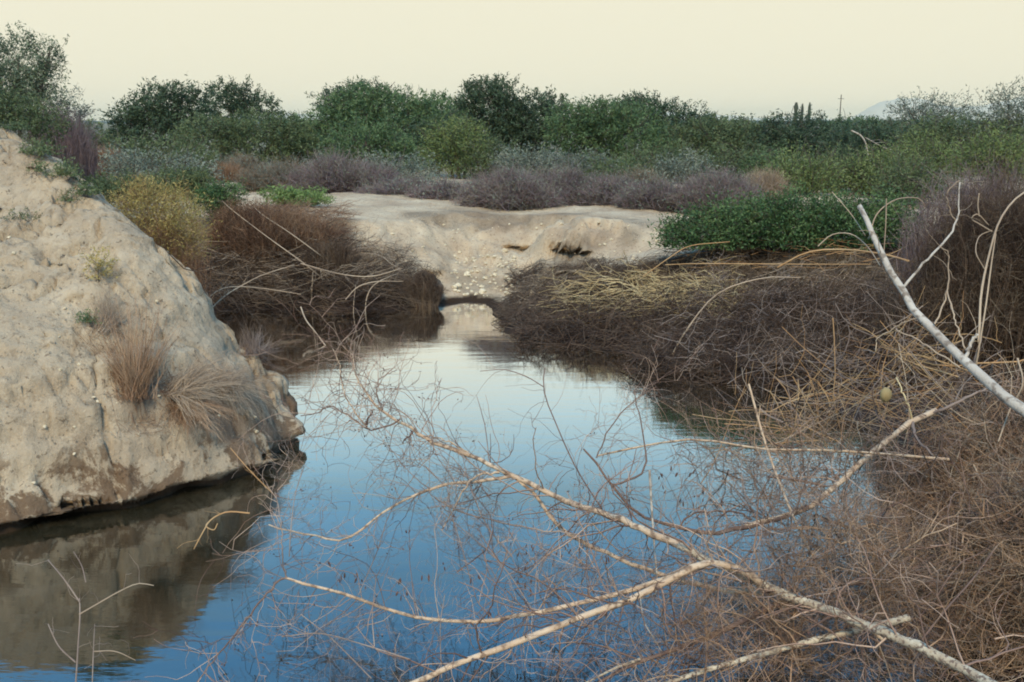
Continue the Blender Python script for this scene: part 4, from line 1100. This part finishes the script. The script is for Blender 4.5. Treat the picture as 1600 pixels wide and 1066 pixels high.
poles('broken_limb', 'thick bent limb with a pale snapped end reaching from the right bank', 'branch',
      [([(1462, 642, 6.9), (1425, 658, 6.8), (1400, 678, 6.7), (1350, 718, 6.5), (1300, 765, 6.2), (1262, 793, 6.0), (1210, 811, 5.9), (1160, 825, 5.8)], 10, 9, 'bark_tan'),
       ([(1262, 793, 6.0), (1210, 811, 5.9), (1160, 825, 5.8), (1110, 833, 5.7), (1060, 824, 5.7), (1000, 805, 5.75), (962, 768, 5.85), (932, 726, 5.95), (912, 702, 6.0)], 10, 3),
       ([(1425, 658, 6.8), (1470, 640, 6.9), (1520, 618, 7.0), (1560, 600, 7.1)], 6, 3, 'twig_pinkgrey'),
       ([(1425, 658, 6.8), (1432, 685, 6.6), (1458, 712, 6.4)], 6, 3, 'twig_pinkgrey'),
       ([(1425, 655, 6.8), (1415, 625, 6.8), (1400, 590, 6.9)], 3, 2, 'twig_tan'),
       ([(958, 758, 5.85), (985, 750, 5.9), (1005, 735, 5.95), (1010, 705, 6.0), (1000, 650, 6.1), (990, 610, 6.2)], 4, 1.4),
       ([(932, 716, 5.95), (945, 685, 6.0), (975, 640, 6.1), (1025, 605, 6.2)], 2.4, 1.2),
       ([(1060, 824, 5.7), (1085, 802, 5.75), (1150, 800, 5.8), (1175, 812, 5.8)], 3, 3)],
      'bark_dark', tw_n=110, tw_len=(.12, .6), tw_mat='twig_warm', n=16, S=8, K=7, curl=.32, sub2=220, base=at_y(1462, 642, 6.9), jitter=.004)
poles('fallen_branch', 'nearly level thin reddish branch crossing above the broken limb', 'branch',
      [([(1482, 718, 6.6), (1400, 711, 6.5), (1300, 704, 6.4), (1190, 702, 6.3), (1130, 691, 6.25), (1070, 687, 6.2), (1000, 698, 6.2), (935, 712, 6.2)], 5, 3.2)], 'bark_tan', tw_n=36, tw_len=(.15, .6), tw_mat='twig_warm', sub2=60)
poles('white_branch', 'thick bleached white branch slanting up to the left from the right edge', 'branch',
      [([(1760, 735, 4.6), (1680, 690, 4.8), (1600, 643, 5.0), (1555, 607, 5.2), (1510, 567, 5.4), (1470, 527, 5.6), (1430, 487, 5.8), (1395, 430, 6.0), (1362, 363, 6.25), (1343, 322, 6.4)], 22, 7),
       ([(1411, 450, 5.95), (1440, 415, 6.0), (1478, 375, 6.1), (1497, 335, 6.2), (1500, 285, 6.3)], 4.4, 2),
       ([(1495, 352, 6.2), (1483, 325, 6.2), (1480, 300, 6.2), (1500, 282, 6.2)], 2.2, 1.6, 'twig_straw'),
       ([(1508, 562, 5.4), (1518, 535, 5.45), (1527, 522, 5.45)], 6, 5),
       ([(1460, 507, 5.65), (1472, 480, 5.7), (1480, 455, 5.75), (1482, 400, 5.8), (1468, 385, 5.8)], 3, 1.6, 'twig_straw'),
       ([(1480, 455, 5.75), (1492, 500, 5.6), (1508, 545, 5.45)], 2.4, 2.4, 'twig_straw'),
       ([(1440, 495, 5.75), (1410, 505, 5.8), (1385, 520, 5.85), (1370, 530, 5.9), (1368, 550, 5.9)], 2.2, 1.8, 'twig_straw'),
       ([(1500, 575, 5.4), (1440, 535, 5.6), (1400, 515, 5.7)], 2.6, 2, 'twig_straw')],
      'bark_pale', tw_n=26, tw_len=(.08, .3), tw_mat='twig_straw', n=18, S=10, base=at_y(1760, 735, 4.6), jitter=.003)
poles('bare_stick', 'pair of thin upright curving stems at the far right', 'branch',
      [([(1525, 572, 5.5), (1530, 520, 5.5), (1533, 460, 5.6), (1545, 400, 5.7), (1562, 345, 5.8), (1590, 308, 5.9), (1625, 290, 6.0)], 4, 2.6), ([(1527, 560, 5.5), (1540, 480, 5.6), (1548, 420, 5.7), (1556, 365, 5.8)], 3, 2),
       ([(1538, 420, 5.6), (1525, 395, 5.6), (1530, 370, 5.7), (1550, 360, 5.7)], 2, 1.4), ([(1550, 362, 5.7), (1530, 350, 5.7), (1518, 342, 5.7), (1528, 335, 5.7), (1545, 352, 5.7)], 2.2, 1.6), ([(1530, 338, 5.7), (1528, 320, 5.7), (1530, 302, 5.7)], 2, 1.6),
       ([(1590, 560, 5.3), (1598, 600, 5.2), (1578, 640, 5.2), (1560, 690, 5.1)], 3, 2)], 'twig_straw', None, n=18)
poles('bare_stick', 'looping tan tendrils around the tip of the white branch', 'branch',
      [([(1358, 372, 6.3), (1370, 335, 6.3), (1400, 312, 6.35), (1435, 310, 6.4), (1445, 322, 6.4)], 2.2, 1.6), ([(1278, 385, 6.6), (1300, 367, 6.6), (1330, 366, 6.5), (1355, 385, 6.4), (1375, 415, 6.2)], 1.8, 1.8),
       ([(1385, 310, 6.3), (1384, 350, 6.3), (1381, 395, 6.3)], 2, 1.6), ([(1300, 300, 6.6), (1330, 335, 6.5), (1352, 368, 6.4)], 1.2, 1.4)], 'twig_straw', None, n=16)
poles('fallen_branch', 'dark wet branch running low across the bottom right water', 'branch',
      [([(1235, 935, 4.9), (1190, 955, 4.85), (1120, 990, 4.75), (1040, 1020, 4.65), (985, 1040, 4.6), (930, 1070, 4.5)], 13, 5), ([(1000, 1032, 4.6), (940, 1010, 4.65), (900, 1005, 4.65)], 4, 2), ([(1000, 1030, 4.6), (960, 1045, 4.55), (900, 1075, 4.45)], 5, 3, 'bark_lichen')],
      'bark_dark', tw_n=60, tw_len=(.1, .5), tw_mat='twig_warm', sub2=110, S=8)
poles('fallen_branch', 'pale lichen-spotted branch along the bottom edge of the photo', 'branch',
      [([(1420, 965, 4.7), (1340, 985, 4.65), (1290, 996, 4.6), (1200, 1020, 4.55), (1110, 1045, 4.5), (1020, 1075, 4.4)], 13, 8)], 'bark_lichen', tw_n=60, tw_len=(.1, .5), tw_mat='twig_brown', sub2=110, S=8)
poles('bare_stick', 'slender tan stem slanting down from the weeds to the thick limb', 'branch',
      [([(1170, 600, 6.2), (1195, 690, 6.0), (1222, 765, 5.7), (1250, 830, 5.4), (1290, 905, 5.1), (1325, 955, 4.9), (1380, 1000, 4.7)], 3.4, 5.6)], 'bark_tan', tw_n=50, tw_len=(.1, .6), tw_mat='twig_brown', sub2=80)
poles('bare_stick', 'white thin upright stick crossing the long tan limb', 'branch',
      [([(1015, 735, 5.6), (1018, 790, 5.5), (1022, 850, 5.4), (1026, 925, 5.2), (1000, 935, 5.1)], 4.4, 2.4), ([(1000, 930, 5.1), (1006, 970, 5.0), (1020, 995, 4.95), (1035, 1020, 4.9)], 2.6, 2)], 'bark_pale')
poles('bare_stick', 'dark curved twig rising from the water in the middle of the pond', 'branch',
      [([(940, 795, 5.7), (905, 740, 6.2), (885, 700, 6.4), (868, 660, 6.6), (852, 620, 6.8), (849, 590, 6.9), (852, 575, 7.0)], 2.6, 1.8), ([(850, 605, 6.8), (825, 590, 6.9), (790, 578, 7.0), (750, 580, 7.1)], 1.8, 1.2, 'twig_pinkgrey')],
      'bark_dark', tw_n=14, tw_len=(.1, .5), tw_mat='twig_warm')
poles('fallen_branch', 'rust-brown branch half hidden in the brush at the lower right', 'branch',
      [([(1285, 812, 5.7), (1320, 822, 5.6), (1350, 845, 5.5), (1385, 872, 5.4), (1415, 895, 5.3), (1480, 925, 5.2)], 5, 10), ([(1300, 912, 5.0), (1350, 912, 5.05), (1400, 900, 5.2), (1440, 900, 5.3)], 6, 5), ([(1200, 745, 6.0), (1245, 750, 6.0), (1290, 760, 6.0)], 4, 4), ([(1440, 1000, 4.5), (1480, 950, 4.6), (1520, 905, 4.8), (1560, 850, 5.0)], 3.4, 3)],
      'bark_dark', tw_n=40, tw_len=(.1, .6), tw_mat='twig_brown', sub2=60)
poles('bare_stick', 'orange twig with a curl hanging in front of the bluff shadow', 'branch',
      [([(390, 802, 5.7), (355, 800, 5.7), (330, 812, 5.7), (318, 830, 5.6), (303, 858, 5.6)], 2.6, 2), ([(330, 812, 5.7), (322, 822, 5.7), (334, 828, 5.7), (340, 818, 5.7)], 2.4, 1.6), ([(425, 770, 5.8), (390, 735, 5.8), (360, 700, 5.9)], 1.8, 1.4)], 'twig_orange', None, n=14, tw_n=8, tw_len=(.05, .2))
poles('bare_stick', 'grey forked twig standing in the shaded water at bottom left', 'branch',
      [([(118, 1075, 4.7), (122, 1010, 4.8), (125, 960, 4.9), (124, 935, 4.95)], 3, 1.8), ([(124, 960, 4.9), (150, 945, 4.9), (185, 925, 4.95), (215, 912, 5.0), (240, 915, 5.0)], 2.6, 1.4, 'twig_straw'), ([(124, 940, 4.95), (100, 905, 5.0), (75, 875, 5.1)], 2.6, 1.8),
       ([(144, 1075, 4.7), (146, 1015, 4.8), (148, 975, 4.9)], 2, 1.1), ([(146, 1018, 4.8), (180, 1018, 4.8), (212, 1032, 4.8)], 2, 1.2, 'twig_straw'), ([(118, 1035, 4.8), (92, 1010, 4.85), (75, 975, 4.9)], 2.8, 1.8), ([(134, 910, 5.0), (128, 885, 5.05), (115, 862, 5.1)], 2, 1.4)],
      'twig_pinkgrey', None, n=12, tw_n=24, tw_len=(.05, .25))
poles('bare_stick', 'sparse thin stems standing in the blue water at lower left', 'branch',
      [([(452, 870, 5.4), (455, 820, 5.5), (462, 770, 5.7), (475, 730, 5.8)], 1.8, 1.2), ([(560, 930, 5.1), (590, 860, 5.3), (610, 800, 5.5), (650, 740, 5.8)], 1.6, 1.4), ([(585, 1010, 4.8), (582, 960, 4.9), (588, 900, 5.1)], 2.2, 1.4), ([(690, 1060, 4.6), (688, 980, 4.8), (695, 930, 5.0)], 2.2, 1.4),
       ([(440, 995, 4.9), (500, 990, 4.9), (560, 1005, 4.85), (640, 1030, 4.8)], 1.8, 2.2), ([(470, 960, 5.0), (520, 1000, 4.9), (580, 1060, 4.7)], 1.6, 2.4)],
      'twig_pinkgrey', None, n=14, tw_n=150, tw_len=(.08, .4), curl=.4, sub2=260, tw_r=.0011)
poles('bare_stick', 'mauve fan of fine twigs rising left of the long limb', 'branch',
      [([(735, 905, 5.3), (720, 850, 5.5), (702, 790, 5.8), (700, 740, 6.0)], 2, 1.4), ([(800, 870, 5.5), (760, 820, 5.7), (735, 760, 6.0), (720, 700, 6.3)], 1.8, 1.2), ([(830, 950, 5.0), (790, 890, 5.3), (750, 850, 5.5), (690, 800, 5.8)], 2.4, 1.4), ([(900, 960, 4.9), (940, 900, 5.1), (985, 860, 5.3)], 2.2, 1.6)],
      'twig_pinkgrey', None, n=14, tw_n=130, tw_len=(.1, .5), curl=.4, sub2=240, tw_r=.0011)
for i_, (xs, lab) in enumerate([([(1235, 1066, 4.5), (1240, 980, 4.7), (1242, 900, 4.9)], 'reddish upright shoots among the twigs right of the long limb'), ([(1100, 1066, 4.4), (1105, 1010, 4.6), (1100, 950, 4.8)], 'thin reddish shoots at the bottom edge below the long limb'), ([(1370, 950, 5.0), (1372, 880, 5.1), (1360, 800, 5.4)], 'brown upright shoots in the brush right of the long limb')]):
    poles('bare_stick', lab, 'branch', [(xs, 3, 1.6)], 'twig_brown', None, n=12, tw_n=110, tw_len=(.1, .5), curl=.45, sub2=260, tw_r=.0012)

# gourd-like ball in the brush
gc = at_y(1384, 617, 6.3)
gr = lumpy('pale_gourd', gc, (.038, .036, .05), M['gourd'], None, 24, .10, 3.0)
tag(gr, 'round pale yellow gourd-like ball caught in the orange weeds', 'gourd')
origin_to(gr, gc - np.array([0, 0, .08]))

# ------------------------------------------------------------------ tufts on the bluff
def tuft(name, label, cat, px, py, targets, n, mat, r=.0022, K=7, spread=.05, droop=.0, sub=1.0, ln=(.6, 1.1), group=None):
    """stems fan out from one foot on the bluff towards photo points given with depths"""
    q = hit(px, py, 3.5, 25)
    root = thing(name, q, label, cat, group)
    T = np.array([at_y(a, b, q[1] + dy) for a, b, dy in targets])
    k_ = rng.integers(0, len(T), n); k2 = rng.integers(0, len(T), n); w = rng.random((n, 1))
    near_ = np.abs(k_ - k2) <= 2
    k2 = np.where(near_, k2, k_)
    E = T[k_] * w + T[k2] * (1 - w) + rng.normal(0, .035, (n, 3))
    B = q + rng.normal(0, 1, (n, 3)) * np.array([spread, spread, .01])
    E = B + (E - B) * rng.uniform(ln[0], ln[1], (n, 1))
    mid = (B + E) / 2 + np.array([0, 0, droop]) + rng.normal(0, .02, (n, 3))
    t = np.linspace(0, 1, K)[None, :, None]
    P = (1 - t) ** 2 * B[:, None] + 2 * t * (1 - t) * mid[:, None] + t ** 2 * E[:, None]
    P[:, 1:] += rng.normal(0, .005, P[:, 1:].shape)
    R = r * rng.uniform(.6, 1.4, (n, 1)) * np.linspace(1.2, .4, K)[None]
    new_obj('stems', *tubes(P, R, 3), M[mat], root, kind='stuff')
    nb_ = n // 2                                                     # broken thatch lying round the foot
    TB = q + rng.normal(0, 1, (nb_, 3)) * (.09, .07, 0)
    TB[:, 2] = surf_v(TB[:, 0].copy(), TB[:, 1].copy()) + .01
    TP = walk(TB, rng.normal(0, 1, (nb_, 3)) * (1, 1, .35), rng.uniform(.04, .16, nb_), 4, .3)
    TP[:, :, 2] = np.maximum(TP[:, :, 2], surf_v(TP[:, :, 0].ravel(), TP[:, :, 1].ravel()).reshape(TP.shape[:2]) + .004)
    new_obj('thatch', *tubes(TP, np.full(TP.shape[:2], r * .8), 3), M['twig_red'], root, kind='stuff')
    if sub:
        S, SR = sprout(P, R, int(n * sub), (.05, .2), 4, (10, 45), .2, 0, .35, 1, .7, r * .45)
        new_obj('twigs', *tubes(S, SR, 3), M[mat], root, kind='stuff')
    return root
tuft('dead_tuft', 'upright fan of dry brown stems growing from the ledge of the bluff', 'dry plant', 212, 622, [(125, 520, .2), (150, 490, .2), (175, 478, .3), (200, 475, .3), (230, 470, .3), (258, 462, .3), (280, 520, .2), (150, 540, .0), (240, 540, -.1), (180, 540, -.2)], 330, 'twig_brown', r=.0019, ln=(.45, 1.08))
tuft('dead_tuft', 'drooping straw-coloured tuft right of the upright brown fan', 'dry plant', 275, 632, [(300, 560, .1), (330, 555, .2), (365, 548, .2), (390, 575, .2), (395, 600, .1), (370, 625, 0), (330, 650, -.2), (300, 665, -.3), (345, 610, -.1)], 330, 'twig_straw', r=.0020, droop=.06, ln=(.4, 1.05))
tuft('dead_tuft', 'dry stems hanging down the bluff face under the straw tuft', 'dry plant', 285, 640, [(270, 680, -.35), (300, 690, -.35), (330, 670, -.3), (250, 660, -.25), (350, 690, -.4), (380, 650, -.2)], 260, 'twig_brown', r=.0017, droop=.05, ln=(.4, 1.0))
tuft('dead_tuft', 'low brown dry grass spreading over the right shoulder of the bluff', 'dry plant', 352, 610, [(330, 570, .1), (360, 560, .15), (400, 575, .2), (425, 600, .2), (430, 635, .1), (400, 655, -.1), (370, 660, -.2)], 260, 'twig_straw', r=.0017, droop=.05, ln=(.3, 1.05))
tuft('dead_tuft', 'thin brown stems above the upright fan near the yellow plant', 'dry plant', 165, 520, [(150, 455, .2), (175, 440, .3), (205, 445, .3), (120, 480, .1), (220, 470, .2)], 130, 'twig_straw', r=.0016, ln=(.4, 1.05))
tuft('dead_tuft', 'grey twiggy tuft at the waterline behind the bluff tip', 'dry plant', 395, 562, [(385, 525, .2), (405, 520, .3), (425, 530, .3), (440, 550, .3), (380, 510, .1), (435, 575, .2)], 220, 'twig_pinkgrey', r=.0020, ln=(.4, 1.1))
def bleaf(name, label, cat, px, py, rx, ry, n, leaf, mat):
    q = hit(px, py + ry * .8, 3.5, 25)
    return leafy(name, label, cat, q[1] + .02, [(px, py, rx, ry)], n, leaf, mat, None, tree=False, shell=.05, spray=.06, trunk_r=.006, twig_r=.0015, clump=10, dscale=.5)
bleaf('yellow_plant', 'small faded yellow plant on the upper slope of the bluff', 'plant', 156, 420, 24, 34, 900, .022, 'leaf_gold')
bleaf('green_plant', 'tiny green plant beside the brown fan on the bluff', 'plant', 140, 505, 18, 16, 600, .020, 'leaf_green')
bleaf('green_plant', 'small olive weed on the bluff slope at the left edge', 'plant', 30, 345, 34, 12, 700, .022, 'leaf_olive')
bleaf('green_plant', 'sparse olive weeds on the crest right above the bluff slope', 'plant', 150, 290, 30, 16, 900, .028, 'leaf_olive')

for x, y, rx, ry, n, lab in [(16, 205, 34, 13, 1500, 'green weeds on the very top of the bluff at the left edge'), (62, 240, 30, 15, 1500, 'green weeds on the bluff crest, second clump from the left edge'), (104, 272, 26, 16, 1300, 'green weeds halfway along the bluff crest'), (136, 302, 22, 15, 1100, 'green weeds on the bluff crest just left of the golden shrub'), (60, 268, 24, 10, 700, 'thin green weeds just below the crest of the bluff'), (110, 318, 22, 10, 600, 'thin green weeds on the slope below the golden shrub')]:
    bleaf('green_plant', lab, 'plant', x, y, rx, ry, n, .026, 'leaf_weed')
# ------------------------------------------------------------------ stones
def stone_meshes(n=6):
    out = []
    for i in range(n):
        nu, nv = 8, 5
        u = np.linspace(0, 2 * np.pi, nu, endpoint=False); v = np.linspace(0.25, np.pi - .25, nv)
        U, V = np.meshgrid(u, v, indexing='ij')
        D = np.stack([np.cos(U) * np.sin(V), np.sin(U) * np.sin(V) * .8, np.cos(V) * .65], -1)
        D *= (1 + .3 * rng.uniform(-1, 1, U.shape))[..., None]
        idx = np.arange(nu * nv).reshape(nu, nv); nx = np.roll(idx, -1, 0)
        f = np.stack([idx[:, :-1], idx[:, 1:], nx[:, 1:], nx[:, :-1]], -1).reshape(-1, 4)
        me = bpy.data.meshes.new('stone')
        fl = [list(map(int, q)) for q in f] + [[int(q) for q in idx[:, 0]], [int(q) for q in idx[::-1, -1]]]
        me.from_pydata([tuple(map(float, p)) for p in D.reshape(-1, 3)], [], fl)
        me.materials.append(M['stone'])
        out.append(me)
    return out
SM = stone_meshes()
def stone(px, py, rpx, parent):
    q = hit(px, py, 3.5, 40)
    if q[2] < .06 + .24 * (parent is bluff): return
    s = rpx * q[1] / F
    o = bpy.data.objects.new('stone', SM[rng.integers(len(SM))])
    COL.objects.link(o); o.parent = parent
    o.location = (q[0], q[1], q[2] + s * .05)
    o.scale = (s, s, s * rng.uniform(.7, 1.1)); o.rotation_euler = rng.uniform(-.4, .4, 2).tolist() + [rng.uniform(0, 6.28)]
for i in range(230):
    x = rng.uniform(610, 815); y = 400 + rng.random() * 64
    if y > 464 or x < 690 + (y - 400) * .35: continue
    stone(x, y, min(7., max(1.4, rng.lognormal(.95, .5))), ground)
for i in range(70):
    stone(rng.uniform(560, 1040), rng.uniform(345, 430), rng.uniform(1.5, 4.0), ground)
for i in range(45):
    x = rng.uniform(10, 430)
    stone(x, rng.uniform(max(330, 300 + (x * .6)), 790 - x * .12), rng.uniform(1.2, 4.0), bluff)
for i in range(14):
    stone(rng.uniform(768, 800), 505 + rng.uniform(-4, 14), rng.uniform(3, 6), ground)
# bits of leaf and bark floating on the pond
_fp = np.array([at_z(rng.uniform(*a_), rng.uniform(*b_), .004) for a_, b_, n_ in (((1020, 1250), (600, 720), 60), ((440, 520), (640, 800), 30), ((500, 1100), (620, 1000), 60), ((700, 800), (500, 540), 30)) for _i in range(n_)])
_v, _f = leaves(_fp, .022, .5, None, True); _v[:, 2] = .004 + .002 * rng.random(len(_v))
tag(new_obj('floating_leaves', _v, _f, M['twig_warm'], None, kind='stuff'), 'tiny leaf and bark bits floating on the pond', 'leaves')
# loose gravel too small to pick apart
def grit(n, boxes, size, mat, parent):
    pts = []
    for i in range(n // 10):
        x0, y0, x1, y1 = boxes[rng.integers(len(boxes))]
        q = hit(rng.uniform(x0, x1), rng.uniform(y0, y1), 3.5, 35)
        pts.append(q + rng.normal(0, .12, (10, 3)) * (1, 1, 0))
    C = np.concatenate(pts); C[:, 2] = surf_v(C[:, 0].copy(), C[:, 1].copy()) + .003
    C = C[C[:, 2] > .22]
    s = size * rng.uniform(.4, 1.6, len(C))[:, None]
    T = np.array([[1, 0, 0], [-.5, .9, 0], [-.5, -.9, 0], [0, 0, 1.1]])
    a = rng.uniform(0, 6.28, len(C))
    ca, sa = np.cos(a), np.sin(a)
    V = np.stack([T[None, :, 0] * ca[:, None] - T[None, :, 1] * sa[:, None], T[None, :, 0] * sa[:, None] + T[None, :, 1] * ca[:, None], np.broadcast_to(T[None, :, 2], (len(C), 4))], -1) * s[:, None] + C[:, None]
    b = np.arange(len(C))[:, None] * 4
    Fc = np.concatenate([b + np.array([[0, 1, 3]]), b + np.array([[1, 2, 3]]), b + np.array([[2, 0, 3]])])
    new_obj('gravel', V.reshape(-1, 3), Fc, mat, parent, kind='stuff')
grit(1500, [(0, 330, 150, 600), (100, 420, 320, 640), (0, 600, 420, 790)], .007, M['bluff'], bluff)
grit(1600, [(560, 330, 1040, 440), (600, 315, 1040, 330)], .012, M['ground'], ground)

# ------------------------------------------------------------------ far cacti and pole
def saguaro(px, top, wpx, Y, label, head=False):
    b = at_y(px, 200, Y); z0 = gh(b[0], Y) - .1; z1 = at_y(px, top, Y)[2]
    n, S = 9, 20
    a = np.arange(S) * 2 * np.pi / S
    zs = np.linspace(z0, z1, n); r0 = wpx * .5 * Y / F
    prof = np.array([.85, .9, .95, 1, 1, 1, 1, .92, .35])
    if head: prof[6:9] = [1.05, 1.45, .6]
    rr = r0 * prof[:, None] * (1 + .10 * (np.arange(S) % 2)[None])
    V = np.stack([b[0] + rr * np.cos(a), Y + rr * np.sin(a), np.broadcast_to(zs[:, None], rr.shape)], -1)
    idx = np.arange(n * S).reshape(n, S); nx = np.roll(idx, -1, 1)
    f = np.stack([idx[:-1], nx[:-1], nx[1:], idx[1:]], -1).reshape(-1, 4)
    o = new_obj('saguaro_cactus', V.reshape(-1, 3), f, M['cactus'])
    tag(o, label, 'cactus', 'saguaro columns on the skyline'); origin_to(o, (b[0], Y, z0))
saguaro(1242, 160, 4.4, 120, 'leftmost of three saguaro columns on the skyline, with a thicker top', True)
saguaro(1252, 162, 3.8, 124, 'middle of three thin saguaro columns on the skyline')
saguaro(1263, 160, 4.2, 122, 'rightmost of three saguaro columns on the skyline')
pb = at_y(1311, 200, 260); pz0 = gh(pb[0], 260) - .2; pz1 = at_y(1311, 148, 260)[2]
pt = thing('utility_pole', (pb[0], 260, pz0), 'thin distant utility pole on the skyline right of the cactus columns', 'pole')
new_obj('shaft', *tubes(np.array([[[pb[0], 260, pz0], [pb[0], 260, (pz0 + pz1) / 2], [pb[0], 260, pz1]]]), np.array([[.17, .14, .11]]), 8), M['bark'], pt, smooth=True)
new_obj('crossarm', *tubes(np.array([[[pb[0] - .8, 260, pz1 - 1], [pb[0], 260, pz1 - 1], [pb[0] + .8, 260, pz1 - 1]]]), np.array([[.06, .06, .06]]), 4), M['bark'], pt)
poles('dead_branch', 'pale dead limb caught in the dark tree right of the cactus columns', 'branch', [([(1330, 204, 35), (1345, 212, 35), (1353, 225, 35), (1357, 245, 35)], 2.6, 1.8), ([(1352, 215, 35), (1380, 230, 35), (1400, 236, 35)], 1.4, 1.0), ([(1350, 250, 34), (1400, 258, 34), (1410, 268, 34)], 1.2, 1.0)], 'bark_pale', tw_n=10, tw_len=(.2, .6), tw_r=.01)

# ------------------------------------------------------------------ haze
def haze_box(x0, x1, y0, y1, z0, z1, dens):
    m, nt, N, L, out = mat_new('haze_air')
    v = N('ShaderNodeVolumePrincipled')
    v.inputs['Color'].default_value = (1.0, .98, .86, 1)
    v.inputs['Density'].default_value = dens
    v.inputs['Anisotropy'].default_value = 0.8
    L(v.outputs[0], out.inputs['Volume'])
    V = [(x, y, z) for x in (x0, x1) for y in (y0, y1) for z in (z0, z1)]
    f = np.array([(0, 1, 3, 2), (4, 6, 7, 5), (0, 4, 5, 1), (2, 3, 7, 6), (0, 2, 6, 4), (1, 5, 7, 3)])
    new_obj('haze', np.array(V, float), f, m, None, kind='stuff')
haze_box(-9500, 9500, -400, 9500, -2.5, 105, .00010)

tris = sum(len(o.data.loops) - 2 * len(o.data.polygons) for o in scn.objects if o.type == 'MESH')
print('TRIS', tris, 'OBJECTS', len(scn.objects))
